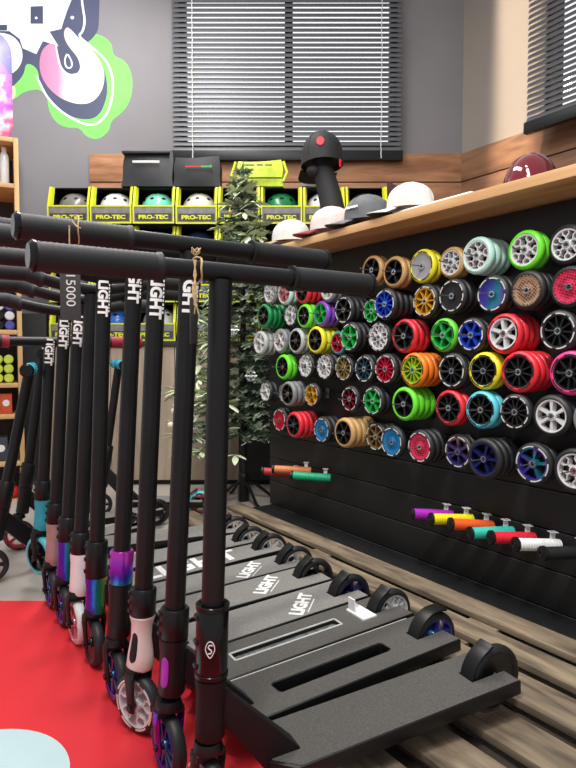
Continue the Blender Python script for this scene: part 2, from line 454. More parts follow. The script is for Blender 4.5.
def helmet_box(label, loc):
    r = thing('helmet_box', label, 'box', loc, 0, 'open helmet boxes on the counter')
    obj('carton', box_meshes['carton'], cart, r); [obj('yellow_edge', box_meshes['yellow_edge', q_], yel, r) for q_ in (-1, 1)]
    p = obj('front_panel', box_meshes['front_panel'], lip_m, r)
    obj('border', box_meshes['border'], yel, p); obj('band', box_meshes['band'], band_m, p)
    obj('lettering', tm, yel, p, (0, -.0056, .036), (pi/2, 0, 0))
    return r
def helmet_mesh():
    prof = []
    for i in range(15):
        a = i/14*pi/2*1.0
        prof.append((sin(a), cos(a)))
    pr = [(r*.093, .085+z*.1) for r, z in prof] + [(.094, .06), (.092, .035), (.088, .02), (.082, .022), (.083, .06)]
    b = MB().lathe(pr, 40, 'z')
    b.v = [Vector((v.x, v.y*1.18, v.z + (.018 if v.z < .05 and v.y < -.02 else 0))) for v in b.v]
    return b.mesh('helmet_shell', sharp=60)
HS = helmet_mesh()
def hp(az, el, off=.0008):
    """surface frame on the shell (azimuth from -y, elevation)"""
    r = cos(el)*.093; p = Vector((sin(az)*r, -cos(az)*r*1.18, .085+sin(el)*.1))
    nrm = Vector((p.x/.093**2, p.y/(.093*1.18)**2, (p.z-.085)/.1**2)).normalized()
    return p+nrm*off, nrm
HV = []
for az, el in ((-.38, .55), (.38, .55), (-1.0, .5), (1.0, .5), (-.3, 1.05), (.3, 1.05)):
    p, nn = hp(az, el)
    M = Matrix.Translation(p) @ nn.to_track_quat('Z', 'Y').to_matrix().to_4x4() @ Matrix.Scale(1.5, 4, (1, 0, 0))
    HV.append(MB().lathe([(.0075, -.001), (.0075, .0004), (0, .0004)], 14, 'z', M=M).mesh('vent'))
mb = MB().tube([(.0955*sin(a), -.0955*1.18*cos(a), .036+(.018 if cos(a) > .15 else 0)) for a in [i*2*pi/40 for i in range(41)]], .0035, 6)
HT = mb.mesh('rim_trim')
def helmet(label, loc, m, rz=0, s=1, group='helmets in the open boxes', vents=True):
    r = thing('skate_helmet', label, 'helmet', loc, rz, group)
    if s != 1: r.scale = s
    obj('shell', HS, m, r)
    for v_ in HV if vents else []: obj('vent', v_, BLK, r); obj('rim_trim', HT, BLK, r)
    return r
hm = {n: mat('helmet_'+n, c, .3, coat=.3, var=.03) for n, c in dict(grey=(128, 124, 116), white=(235, 234, 230), mint=(120, 220, 180), cream=(222, 218, 200), black=(28, 28, 30), green=(24, 120, 70),
      olive=(60, 60, 48), navy=(36, 50, 84), blue=(30, 110, 210), red=(190, 40, 60), silver=(170, 172, 174)).items()}
rows = [['grey', 'white', 'mint', 'cream', 'black', 'green', 'white', 'olive'],
        ['black', 'silver', 'grey', 'navy', 'green', 'black'],
        ['grey', 'mint', 'red', 'black', 'silver', 'navy'],
        ['olive', 'blue', 'white', 'black', 'grey', 'black']]
ORD = ['first', 'second', 'third', 'fourth', 'fifth', 'sixth', 'seventh', 'eighth', 'ninth', 'tenth', 'eleventh', 'twelfth', 'thirteenth', 'fourteenth', 'fifteenth', 'sixteenth', 'seventeenth', 'eighteenth']
bx = on_y(67.5, 200, YB).x
for ri, row in enumerate(rows):
    rn = ['top', 'second', 'third', 'lowest'][ri]
    for ci, c in enumerate(row):
        zz = cz + (3-ri)*bh
        x = bx + ci*bw*1.008
        yj = random.uniform(0, .012)
        helmet_box('open yellow edged box of the %s helmet, %s from left in the %s tier' % (c, ORD[ci], rn), (x, YB+.006+yj, zz))
        helmet('%s skate helmet in the %s box from left, %s tier' % (c, ORD[ci], rn), (x, YB+.150, zz+.0034), hm[c], random.uniform(-.45, .45), (1.08, 1.02, 1.08))
ZT = cz+4*bh
# things on top of the boxes
bagm = mat('black_nylon', (42, 42, 46), .55, bump=.6, bscale=25)
def soft_box(name, label, cat, px0, px1, py0, py1, m, depth=.16, skew=0.0):
    p0 = on_y((px0+px1)/2, py1, YB+.04); W = (px1-px0)/F*(YB+.05); H = (py1-py0)/F*(YB+.05)
    r = thing(name, label, cat, (p0.x, YB+.05, ZT))
    b = MB(); nx, nz = 10, 8
    # lightly slumped body
    vs = []; fs = []
    for side_ in (0, 1):
        for j in range(nz+1):
            for i in range(nx+1):
                u, v = i/nx, j/nz
                bul = sin(pi*u)*sin(pi*min(1, v*.9+.05))*.016*(-1 if side_ == 0 else 1)
                xx = (u-.5)*W*(1-.08*v) + skew*v*W + .004*sin(7*v+3*u)
                zz_ = v*H*(1-.05*sin(pi*u+.6)) 
                vs.append((xx, (0 if side_ == 0 else depth*(1-.3*v)) + bul + .02*v, zz_))
    K = (nx+1)*(nz+1)
    for j in range(nz):
        for i in range(nx):
            a = j*(nx+1)+i
            fs.append((a, a+1, a+nx+2, a+nx+1)); fs.append((K+a+nx+1, K+a+nx+2, K+a+1, K+a))
    ring = [i for i in range(nx+1)] + [j*(nx+1)+nx for j in range(1, nz+1)] + [nz*(nx+1)+i for i in range(nx-1, -1, -1)] + [j*(nx+1) for j in range(nz-1, 0, -1)]
    for a, b2 in zip(ring, ring[1:]+ring[:1]): fs.append((a, K+a, K+b2, b2))
    b.add(vs, fs); obj('body', b.mesh('body', sharp=60), m, r)
    return r, W, H
r, W, H = soft_box('pad_bag', 'slumped black nylon pad bag with a white line on the boxes', 'bag', 121, 172, 151, 186, bagm, skew=.03)
obj('printed_line', MB().box((-.085+.01, -.021, H*.62), (.075, -.016, H*.62+.012)).mesh('l', bevel=.002), WHT, r, label='white printed line')
obj('flap', MB().box((-W*.47, -.012, H*.9), (W*.44, .12, H*.97)).mesh('f', bevel=.004), bagm, r)
r, W, H = soft_box('pad_bag', 'black square pad bag with red and green line, right under the blind', 'bag', 173, 220, 156, 186, mat('black_card_bag', (24, 24, 27), .6), .14)
obj('printed_line', MB().box((-.06, -.02, H*.58), (.03, -.016, H*.58+.009)), mat('print_red', (190, 40, 40), .5), r, label='red printed line')
obj('printed_line', MB().box((.03, -.02, H*.58), (.075, -.016, H*.58+.009)).lathe([(.008, -.002), (.008, .002)], 12, 'y', M=Matrix.Translation((.08, -.018, H*.58+.006))), mat('print_green', (60, 180, 80), .5), r, label='green printed line')
r, W, H = soft_box('pad_bag', 'bright lime pad bag standing behind the top of the tree', 'bag', 236, 283, 161, 187, mat('lime_nylon', (206, 228, 60), .5, bump=.3, bscale=25), .13)
obj('piping', MB().tube([(-W*.48, -.014, H*.28), (0, -.022, H*.27), (W*.47, -.014, H*.28)], .004, 6), BLK, r, label='black piping')
obj('printed_line', MB().box((-.08, -.024, H*.72), (-.03, -.016, H*.72+.008)).box((-.015, -.026, H*.72), (.02, -.018, H*.72+.008)).box((.03, -.024, H*.72), (.07, -.016, H*.72+.008)), mat('print_olive', (110, 130, 40), .5), r)
obj('strap', MB().tube([(-W*.5, 0, H*.9), (-W*.58, -.01, H*.4), (-W*.55, -.02, .01)], .008, 8), MATS['lime_nylon'], r)
obj('strap', MB().tube([(W*.5, 0, H*.92), (W*.58, -.01, H*.5), (W*.5, -.02, .02)], .008, 8), MATS['lime_nylon'], r)
r, W, H = soft_box('beanie_bag', 'small grey pouch with a dark squiggle, beside the capped stand', 'pouch', 300, 323, 171, 187, mat('grey_cloth', (128, 126, 124), .8, bump=.3, bscale=60), .09)
obj('squiggle', MB().tube([(-.02, -.017, H*.7), (-.025, -.019, H*.5), (.0, -.021, H*.42), (.03, -.019, H*.36), (.025, -.019, H*.52)], .003, 6), BLK, r, label='dark squiggle logo')
# maroon board leaning beside the boxes
tri = [(0, 0), (.34, 0), (.34, .02), (0, .205)]
p = on_y(389, 214, YB+.12)
mx_ = bx+7.56*bw*1.008
tag(obj('display_wedge', MB().prism(tri, 0, .05, 'xz').mesh('w', bevel=.003), mat('maroon_card', (72, 34, 44), .6), None, (mx_+.002, YB+.10, on_y(389, 181, YB+.1).z-.205)), 'dark maroon wedge display behind the white cap on the wooden board', 'display')
tag(obj('carton', MB().box((0, 0, .0005), (.40, .2, on_y(389, 181, YB+.1).z-.205-cz-.001)).mesh('w', bevel=.004), cart, None, (mx_, YB+.09, cz)), 'black carton carrying the maroon wedge, behind the caps', 'carton')

# ------------------------------------------------------------------ pine cubby shelf at the left
pine = wood('light_pine', (206, 164, 104), (226, 188, 132), (12, 12, 1.6), .5)
pine2 = wood('light_pine_shelf', (206, 160, 104), (222, 182, 130), (1.6, 12, 12), .5)
YS = 3.0
sx1 = on_y(21.5, 300, YS).x; sx0 = sx1-.62
shz = [on_y(5, yy, YS).z for yy in (138, 184, 260, 330, 383, 414, 461, 500)]
CROT = radians(25)
cub = thing('cubby_shelf', 'tall light pine cubby shelf of small goods at the left edge', 'shelf', (sx1, YS, 0), CROT)
W = .62
CE = Vector((cos(CROT), sin(CROT), 0)); CB = Vector((-sin(CROT), cos(CROT), 0))
obj('side_panel', MB().box((-.022, 0, 0), (0, .34, shz[0])).mesh('s', bevel=.002), pine, cub)
obj('side_panel', MB().box((-W, 0, 0), (-W+.022, .34, shz[0])).mesh('s', bevel=.002), pine, cub)
obj('back_panel', MB().box((-W+.0225, .325, 0), (-.0225, .34, shz[0]-.02)), mat('shelf_back', (60, 60, 66), .7), cub)
for i, zz in enumerate(shz):
    obj('shelf', MB().box((-W+.0225, .002, zz-.022), (-.0225, .324, zz)).mesh('s', bevel=.002), pine2, cub)
def cubx(px, dy):
    q = (px-CX)/F; o = Vector((sx1, YS, 0))+CB*dy
    # o + u*CE in column px
    k = q*cp
    return o+CE*((k*o.y-o.x)/(CE.x-k*CE.y))
def incub(px, zi, dy=.08):
    p = cubx(px, dy); return Vector((p.x, p.y, shz[zi]+.0008))
clear = mat('clear_plastic', (225, 228, 230), .15, var=.03)
def bottle(label, loc, m, r_, h):
    t = thing('bottle', label, 'bottle', loc, 0, 'bottles in the cubby')
    obj('body', MB().lathe([(r_*.9, 0), (r_, .006), (r_, h*.78), (r_*.55, h*.88), (r_*.5, h*.9)], 20, 'z').mesh('b'), m, t)
    obj('cap', MB().lathe([(r_*.55, h*.9), (r_*.55, h), (0, h)], 16, 'z').mesh('b'), BLK if m is not clear else WHT, t)
bottle('clear bottle on the upper cubby shelf, near the pine side', incub(8.5, 1), clear, .022, .19)
bottle('shorter clear bottle in the cubby below the upper bottles', incub(7.5, 2), clear, .022, .20)
bottle('dark bottle at the very left edge of the upper cubby', incub(1, 1, .15), mat('dark_bottle', (40, 44, 56), .2), .020, .17)
# rolls end-on
lime = mat('lime_roll', (198, 214, 80), .5); bluer = mat('violet_blue_roll', (78, 80, 170), .5)
pp = YS+.03
rr = .0235
zl = shz[4]; 
for i, (px, k, nm) in enumerate([(8.5, 0, 'right lower'), (-1, 0, 'left lower'), (8.5, 1, 'right middle'), (-1, 1, 'left middle'), (8.5, 2, 'right upper'), (-1, 2, 'left upper')]):
    x = cubx(8.5, .03)-CE*(.0485 if px < 5 else 0)
    t = thing('grip_roll', 'lime green roll end on in the pine cubby, %s of six' % nm, 'roll', (x.x, x.y, zl+rr*(1+2*k)+.0006), CROT, 'lime rolls in the cubby')
    obj('body', MB().lathe([(rr*.9, 0), (rr-.0005, .006), (rr-.0005, .2)], 24, 'y').mesh('r'), lime, t)
    obj('end_cap', MB().lathe([(0, -.003), (rr*.7, -.003), (rr*.75, .002)], 20, 'y').mesh('c'), lime, t)
zl = shz[3]
for px, k, nm, m in [(11, 0, 'violet blue roll lowest in the cubby above the lime rolls', bluer), (12.5, 1, 'white roll end on in the middle of the cubby above the lime rolls', clear), (10.5, 2, 'violet blue roll topmost in the cubby above the lime rolls', bluer), (1, 0, 'black roll low in the cubby above the lime rolls', BLK), (1, 1, 'black roll midway up the left edge above the lime rolls', BLK), (1.5, 2, 'white roll at the left edge above two black rolls', clear)]:
    x = cubx(10.5, .03)-CE*(.0485 if px < 5 else 0)
    t = thing('grip_roll', nm, 'roll', (x.x, x.y, zl+rr*(1+2*k)+.0006), CROT, 'rolls above the lime rolls')
    obj('body', MB().lathe([(rr*.9, 0), (rr-.0005, .006), (rr-.0005, .2)], 24, 'y').mesh('r'), m, t)
    obj('end_cap', MB().lathe([(0, -.003), (rr*.7, -.003), (rr*.75, .002)], 20, 'y').mesh('c'), m, t)
def pack(label, px, zi, w_, h_, m, dy=.03):
    p = incub(px, zi, dy)
    t = thing('blister_pack', label, 'pack', p, CROT, 'packs in the cubby')
    obj('card', MB().box((-w_/2, 0, 0), (w_/2, .1, h_)).mesh('c', bevel=.003), m, t)
    obj('sticker', MB().lathe([(0, -.0012), (w_*.3, -.0012), (w_*.3, 0)], 18, 'y', M=Matrix.Translation((0, 0, h_*.55))).mesh('s'), WHT, t)
pack('orange red pack with white round sticker in the lower cubby', 5, 5, .055, .10, mat('orange_red', (206, 84, 44), .5))
pack('dark tin box at the left in the lower middle cubby', -1, 6, .06, .12, mat('slate_card', (60, 66, 76), .5))
pack('grey pack beside the pine side in the lower middle cubby', 12, 6, .035, .09, mat('grey_card', (110, 108, 110), .6))
redb = thing('red_ball', 'red ball with white spot in the bottom cubby', 'ball', incub(10.5, 7)+Vector((0, 0, .032)))
obj('body', MB().lathe([(.032*sin(a), -.032*cos(a)) for a in [i*pi/14 for i in range(15)]], 22, 'z').mesh('b'), mat('red_gloss', (196, 36, 48), .2), redb)
obj('white_spot', MB().lathe([(0, -.0335), (.009, -.0315), (.012, -.029)], 16, 'y').mesh('b'), WHT, redb)
skm = ramp_mat('skate_print', [(0, (190, 60, 190)), (.25, (90, 70, 170)), (.45, (230, 90, 130)), (.6, (240, 200, 220)), (.8, (200, 70, 190)), (1, (70, 60, 130))], 2, 1.5, -.2, .35, 0, 1.2, 14)
p = incub(-3, 0, .12)
sk = thing('skateboard', 'purple and pink printed skateboard deck standing on the pine shelf', 'skateboard', (p.x, p.y, shz[0]+.0006), CROT)
ol = [(.1*cos(a), (.1 if a < pi else -.1)*0+.1+.1*sin(a)) for a in [pi+i*pi/10 for i in range(11)]] + [(.1*cos(a), .45+.1*sin(a)) for a in [i*pi/10 for i in range(11)]]
obj('deck', MB().prism([(x*.98, z) for x, z in ol], 0, .011, 'xz').mesh('d', bevel=.003), skm, sk)

# ------------------------------------------------------------------ wheels
def tyre_mesh(R, w_, ri):
    pr = [(ri, .0015), (ri+.003, .0), (R-.010, .0), (R-.004, .0025), (R-.001, .007), (R, w_/2), (R-.001, w_-.007), (R-.004, w_-.0025), (R-.010, w_), (ri+.003, w_), (ri, w_-.0015)]
    return MB().lathe(pr, 40, 'x', closed=True).mesh('tyre', sharp=50)
def arc_seg(b, r0, r1, a0, a1, h0, h1, n=5):
    vs = []; fs = []
    for i in range(n+1):
        a = a0+(a1-a0)*i/n
        for r_, h in ((r0, h0), (r1, h0), (r1, h1), (r0, h1)): vs.append((h, r_*cos(a), r_*sin(a)))
    for i in range(n):
        for k in range(4):
            k2 = (k+1) % 4; fs.append((i*4+k, i*4+k2, i*4+4+k2, i*4+4+k))
    fs += [(0, 1, 2, 3), tuple(n*4+k for k in (3, 2, 1, 0))]
    b.add(vs, fs)
def spoke(b, r0, r1, a, w0, w1, h0, h1, a1=None):
    a1 = a if a1 is None else a1
    p0 = Vector((cos(a), sin(a)))*r0; p1 = Vector((cos(a1), sin(a1)))*r1
    d = (p1-p0).normalized(); q = Vector((-d.y, d.x))
    b.prism([tuple(p0+q*w0/2), tuple(p1+q*w1/2), tuple(p1-q*w1/2), tuple(p0-q*w0/2)], h0, h1, 'yz')
HUBS = {}
def hub_mesh(style, R, w_):
    k = (style, round(R, 3), w_)
    if k in HUBS: return HUBS[k]
    ri = R*.76; b = MB()
    # outer rim ring
    b.lathe([(ri-.0035, .002), (ri+.0005, .001), (ri+.0005, w_-.001), (ri-.0035, w_-.002)], 40, 'x', closed=True)
    # boss, with a bore
    b.lathe([(.0065, .0015), (.0120, .0015), (.0130, .004), (.0130, w_-.004), (.0120, w_-.0015), (.0065, w_-.0015)], 24, 'x', closed=True)
    h0, h1 = .0035, w_-.0035
    if style.startswith('s'):
        n = int(style[1:])
        for i in range(n):
            a = 2*pi*i/n+.2
            spoke(b, .011, ri-.001, a, .0055 if n < 8 else .0042, (.010 if n < 7 else .0055 if n < 9 else .0036), h0, h1)
    elif style.startswith('p'):   # forked petals
        n = int(style[1:])
        for i in range(n):
            a = 2*pi*i/n+.1; d_ = pi/n*.62
            spoke(b, .011, R*.40, a, .0045, .0036, h0, h1)
            for sg in (-1, 1):
                spoke(b, R*.38, R*.56, a, .0034, .0028, h0, h1, a+sg*d_*.95)
                spoke(b, R*.55, ri-.001, a+sg*d_*.95, .0028, .0032, h0, h1, a+sg*d_*.6)
    elif style == 'disc':
        b.lathe([(.0125, .004), (ri*.55, .0065), (ri-.003, .003), (ri-.003, w_-.003), (ri*.55, w_-.0065), (.0125, w_-.004)], 40, 'x', closed=True)
    elif style == 'ring':
        b.lathe([(.0125, .009), (ri-.003, .009), (ri-.003, w_-.009), (.0125, w_-.009)], 32, 'x', closed=True)
    HUBS[k] = b.mesh('hub', sharp=35)
    return HUBS[k]
TY = {}; RG = {}; BR = {}
def tyre(R, w_):
    k = (round(R, 3), w_)
    if k not in TY: TY[k] = tyre_mesh(R, w_, R*.76)
    return TY[k]
def ringprint(R, n=7):
    k = (round(R, 3), n)
    if k not in RG:
        b = MB()
        for i in range(n):
            a = 2*pi*i/n
            arc_seg(b, R*.79, R*.85, a, a+2*pi/n*.7, -.0004, .0006)
        RG[k] = b.mesh('print')
    return RG[k]
def bearing(w_):
    if w_ not in BR:
        b = MB()
        for h in (.0005, w_-.0035): b.lathe([(.0052, h), (.0088, h), (.0088, h+.003), (.0052, h+.003)], 20, 'x', closed=True)
        BR[w_] = b.mesh('bearing')
    return BR[w_]
tyc = dict(black=(34, 34, 36), tan=(196, 156, 100), yellow=(232, 226, 40), mint=(196, 240, 228), lime=(110, 232, 50), red=(226, 42, 56), green=(22, 140, 74), grass=(96, 200, 50), purple=(132, 70, 190),
           clear=(178, 182, 178), grey=(130, 132, 134), orange=(244, 128, 30), pink=(226, 66, 140), cyan=(90, 198, 214), white=(226, 230, 230), teal=(60, 170, 170))
TM = {k: mat('tyre_'+k, c, .38 if k != 'black' else .5, var=.04, coat=.0) for k, c in tyc.items()}
hc = dict(black=(20, 20, 22), silver=(222, 222, 222), blue=(36, 76, 200), gold=(226, 168, 40), red=(200, 30, 64), green=(40, 190, 84), white=(235, 235, 235), pink=(222, 150, 160), darkgold=(150, 130, 80), maroon=(120, 30, 50), lime=(176, 214, 40), bronze=(140, 112, 70), greydisc=(150, 150, 152), slate=(50, 74, 90))
HM = {k: mat('hub_'+k, c, .28 if k != 'black' else .32, .25 if k == 'silver' else .55 if k not in ('black', 'white', 'greydisc') else 0, var=.05) for k, c in hc.items()}
HM['oil'] = ramp_mat('hub_oil', [(0, (40, 40, 160)), (.35, (110, 50, 170)), (.6, (30, 130, 140)), (1, (60, 50, 150))], 2, 10, .5, .25, .5, .5, 25)
HM['oilgold'] = ramp_mat('hub_oil_gold', [(0, (190, 150, 60)), (.5, (80, 60, 110)), (1, (60, 50, 120))], 2, 11, .5, .25, .5, .4, 25)
HM['indigo'] = mat('hub_indigo', (30, 36, 100), .28, .5)
HM['bluemesh'] = mesh_dots('hub_blue_mesh', (30, 130, 190), (14, 70, 110))
HM['redmesh'] = mesh_dots('hub_red_mesh', (220, 50, 90), (120, 14, 40))
HM['bronzemesh'] = mesh_dots('hub_bronze_mesh', (176, 140, 112), (70, 48, 38))
HNAME = dict(oil='purple iridescent', oilgold='purple gold', bluemesh='blue mesh', redmesh='pink red mesh', bronzemesh='bronze mesh', greydisc='grey disc', darkgold='dark gold')
PR_ = {}
def wheel_parts(root, R, w_, tm_, style, hm_, ring=None, detail=True, loc=(0, 0, 0), rot=(0, 0, 0), ring_m=None):
    t_ = obj('tyre', tyre(R, w_), tm_, root, loc, rot)
    h_ = obj('hub', hub_mesh(style, R, w_), hm_, root, loc, rot)
    if detail:
        obj('bearing', bearing(w_), CHROME if tm_ is not None else BLK, root, loc, rot)
    if ring: obj('printed_ring', ringprint(R, ring), ring_m or WHT, root, loc, rot)
RPR = mat('ring_print', (206, 206, 204), .5)
STK = [ # px, py, count, tyre, style, hub, ring(n dashes), Rmm, n offset
 (371, 270, 2, 'tan', 's5', 'black', 0, 53, 0), (393, 272, 2, 'tan', 's5', 'black', 0, 54, -.0), (421, 266, 2, 'yellow', 'disc', 'greydisc', 0, 55, 0), (453, 262, 2, 'tan', 'p5', 'silver', 0, 52, .012),
 (473, 256, 4, 'mint', 'p5', 'silver', 0, 58, 0), (524, 251, 2, 'lime', 'p5', 'silver', 0, 56, 0), (566, 246, 2, 'black', 'p6', 'silver', 0, 55, 0),
 (269, 293, 1, 'grey', 'p5', 'silver', 0, 52, .0), (284, 293, 2, 'mint', 's5', 'pink', 8, 54, 0), (302, 294, 3, 'red', 's5', 'black', 0, 54, 0), (326, 291, 2, 'grey', 's6', 'silver', 0, 54, 0),
 (343, 310, 4, 'black', 's5', 'black', 6, 56, 0), (371, 311, 1, 'black', 's8', 'green', 6, 48, .03), (384, 304, 4, 'black', 's10', 'blue', 6, 56, -.012), (425, 301, 2, 'black', 's9', 'gold', 7, 56, 0),
 (450, 296, 4, 'black', 'disc', 'black', 9, 56, 0), (492, 294, 2, 'black', 'disc', 'oil', 7, 56, 0), (525, 289, 3, 'black', 'disc', 'bronzemesh', 0, 57, 0), (568, 285, 2, 'black', 'disc', 'redmesh', 0, 57, 0),
 (263, 316, 4, 'green', 's5', 'black', 0, 56, 0), (290, 315, 1, 'black', 's5', 'silver', 7, 50, .01), (303, 314, 2, 'lime', 's6', 'black', 0, 55, 0), (321, 312, 3, 'purple', 's5', 'green', 0, 55, -.0),
 (259, 343, 3, 'clear', 's5', 'silver', 0, 56, 0), (279, 341, 2, 'grey', 's5', 'silver', 0, 54, 0), (295, 341, 3, 'clear', 's6', 'black', 0, 54, 0), (315, 340, 4, 'yellow', 's6', 'black', 0, 57, 0),
 (337, 343, 1, 'teal', 's5', 'red', 0, 48, .03), (349, 337, 4, 'black', 's5', 'green', 7, 57, -.01), (378, 337, 3, 'black', 'p6', 'silver', 8, 56, 0), (403, 336, 3, 'red', 's5', 'black', 0, 58, 0),
 (444, 335, 1, 'grass', 's5', 'green', 0, 55, 0), (470, 335, 2, 'black', 's6', 'blue', 7, 56, 0), (501, 334, 4, 'red', 's6', 'silver', 0, 60, 0), (558, 332, 2, 'black', 's10', 'black', 7, 57, 0),
 (282, 367, 2, 'lime', 's6', 'black', 0, 55, 0), (305, 366, 2, 'black', 's12', 'silver', 8, 52, 0), (324, 367, 2, 'black', 's10', 'silver', 8, 53, 0), (343, 368, 2, 'black', 's10', 'darkgold', 8, 53, 0),
 (364, 369, 2, 'black', 's10', 'slate', 7, 54, 0), (384, 369, 2, 'black', 's12', 'red', 7, 56, 0), (412, 370, 4, 'orange', 's12', 'lime', 0, 58, 0), (451, 371, 2, 'black', 's10', 'black', 7, 56, 0),
 (484, 371, 2, 'yellow', 's10', 'black', 0, 57, 0), (516, 372, 4, 'red', 's10', 'black', 0, 61, 0), (568, 372, 2, 'pink', 's8', 'black', 0, 59, 0),
 (265, 392, 2, 'black', 's5', 'silver', 6, 48, 0), (279, 393, 1, 'black', 's5', 'silver', 6, 46, .03), (287, 394, 3, 'grey', 's5', 'black', 0, 54, -.01), (311, 395, 1, 'black', 's5', 'gold', 6, 50, .0),
 (349, 399, 1, 'black', 's7', 'maroon', 7, 50, .0), (372, 401, 2, 'black', 's6', 'green', 6, 54, 0), (403, 404, 4, 'lime', 's5', 'black', 0, 58, 0), (448, 408, 2, 'red', 's9', 'black', 0, 56, 0),
 (480, 410, 2, 'cyan', 's10', 'black', 0, 57, 0), (516, 412, 1, 'black', 's12', 'black', 9, 54, 0), (549, 416, 2, 'black', 's6', 'silver', 0, 58, 0), (592, 420, 2, 'grey', 's6', 'silver', 0, 56, 0),
 (279, 420, 2, 'black', 'disc', 'red', 6, 54, 0), (293, 425, 4, 'red', 's6', 'black', 0, 57, -.012), (321, 430, 3, 'black', 'disc', 'bluemesh', 7, 54, 0), (343, 433, 5, 'tan', 's6', 'black', 0, 58, 0),
 (375, 437, 3, 'black', 's8', 'bronze', 7, 54, .02), (391, 442, 1, 'black', 'disc', 'bluemesh', 7, 57, -.012), (419, 447, 3, 'black', 'disc', 'redmesh', 7, 56, 0), (458, 452, 2, 'black', 's6', 'oilgold', 7, 56, .015),
 (482, 459, 4, 'black', 's5', 'indigo', 0, 62, -.012), (532, 464, 2, 'black', 's5', 'oil', 6, 58, 0), (573, 471, 2, 'black', 'p5', 'silver', 0, 58, 0)]
NW = 1.495; NF = 1.386
rowz = [1.022, .913, .804, .695, .586, .477]
rown = ['top row', 'second row', 'third row', 'fourth row', 'fifth row', 'bottom row']
items = []
for s in STK:
    px, py, cnt_, ty, st, hb, rg, rmm, off = s
    w_ = .0245
    nf = min(NF+off, NW-.004-cnt_*(w_+.0006))
    p = on_n(px, py, nf)
    ri = min(range(6), key=lambda i: abs(rowz[i]-p.z))
    items.append(dict(p=p, n=nf, t=p.dot(D), z=p.z, c=cnt_, ty=ty, st=st, hb=hb, rg=rg, R=rmm/1000*.96, row=ri, px=px, w=w_))
# keep neighbouring stacks from cutting into each other
for it in range(60):
    for i in range(len(items)):
        for j in range(i):
            a, b_ = items[i], items[j]
            d_ = sqrt((a['t']-b_['t'])**2+(a['z']-b_['z'])**2); need = a['R']+b_['R']+.0005
            if d_ >= need: continue
            if a['n']+a['c']*(a['w']+.0006) < b_['n'] or b_['n']+b_['c']*(b_['w']+.0006) < a['n']: continue
            f = d_/need
            if f < .80:   # clearly one in front of the other: shift the one behind deeper if there is room
                back, fr = (a, b_) if a['n'] > b_['n'] else (b_, a)
                room = NW-.002-back['c']*(back['w']+.0006)
                want = fr['n']+fr['c']*(fr['w']+.0006)+.001
                if want <= room: back['n'] = want; continue
            push = (need-d_)*.25
            dt = (a['t']-b_['t'])/d_*push; dz = (a['z']-b_['z'])/d_*push
            a['t'] += dt; b_['t'] -= dt; a['z'] += dz*.4; b_['z'] -= dz*.4
            s_ = 1-(1-f)*.12
            a['R'] *= s_; b_['R'] *= s_
for a in items: a['R'] = round(a['R']-.00025, 3)
peg_m = mat('zinc_wire', (120, 120, 122), .4, .6)
WROT = Matrix.Rotation(NROT, 4, 'Z')
for ri in range(6):
    row = sorted([a for a in items if a['row'] == ri], key=lambda a: -a['t'])
    for k, a in enumerate(row):
        where = '%s stack from left, %s' % (ORD[k], rown[ri])
        hn = HNAME.get(a['hb'], a['hb'])
        kind = {'s': 'spoked', 'p': 'petal', 'd': ''}[a['st'][0]]
        if 'mesh' in hn or 'disc' in hn: kind = ''
        hubtxt = (hn+' '+kind).strip()
        for c in range(a['c']):
            n_ = a['n']+c*(a['w']+.0006)
            tyn = {'grass': 'grass green', 'lime': 'lime green', 'clear': 'translucent'}.get(a['ty'], a['ty'])
            if c == 0: lab = '%s scooter wheel with %s hub in front, %s' % (tyn, hubtxt, where)
            else: lab = '%s wheel, %s from the front in the %s' % (tyn, ORD[c], where)
            r = thing('scooter_wheel', lab, 'wheel', nt(n_, a['t'], a['z']), NROT, 'scooter wheels on the display pegs')
            wheel_parts(r, a['R'], a['w'], TM[a['ty']], a['st'] if c == 0 else 'disc', HM[a['hb']] if c == 0 else HM['black'], a['rg'] if c == 0 else None, c == 0, ring_m=RPR,
                        rot=(random.uniform(0, 6), 0, 0))
            if c == 0 and not a['rg'] and a['ty'] in ('yellow', 'orange', 'red', 'pink', 'cyan', 'grass') and a['px'] > 400:
                obj('printed_ring', ringprint(a['R'], 5), TM['black'], r)
        # the peg that carries the stack
        nl = a['n']-.048
        r = thing('display_peg', 'wire peg holding the %s wheels, %s' % (tyn, where), 'peg', nt(NW, a['t'], a['z']), NROT, 'wire pegs of the wheel wall')
        obj('wire', MB().tube([(-.001, 0, 0), (nl-NW+.004, 0, 0), (nl-NW+.001, 0, .001), (nl-NW, 0, .005)], .0017, 8).mesh('w'), peg_m, r)
# an empty peg among the wheels
p = on_n(328, 393, NW)
r = thing('display_peg', 'empty wire peg between the gold and the maroon wheel', 'peg', nt(NW, p.dot(D), p.z), NROT, 'wire pegs of the wheel wall')
obj('wire', MB().tube([(-.001, 0, 0), (-.085, 0, 0), (-.093, 0, .004), (-.095, 0, .014)], .0024, 8).mesh('w'), peg_m, r)
obj('back_plate', MB().box((-.004, -.012, -.02), (-.001, .012, .02)).mesh('b', bevel=.001), peg_m, r)

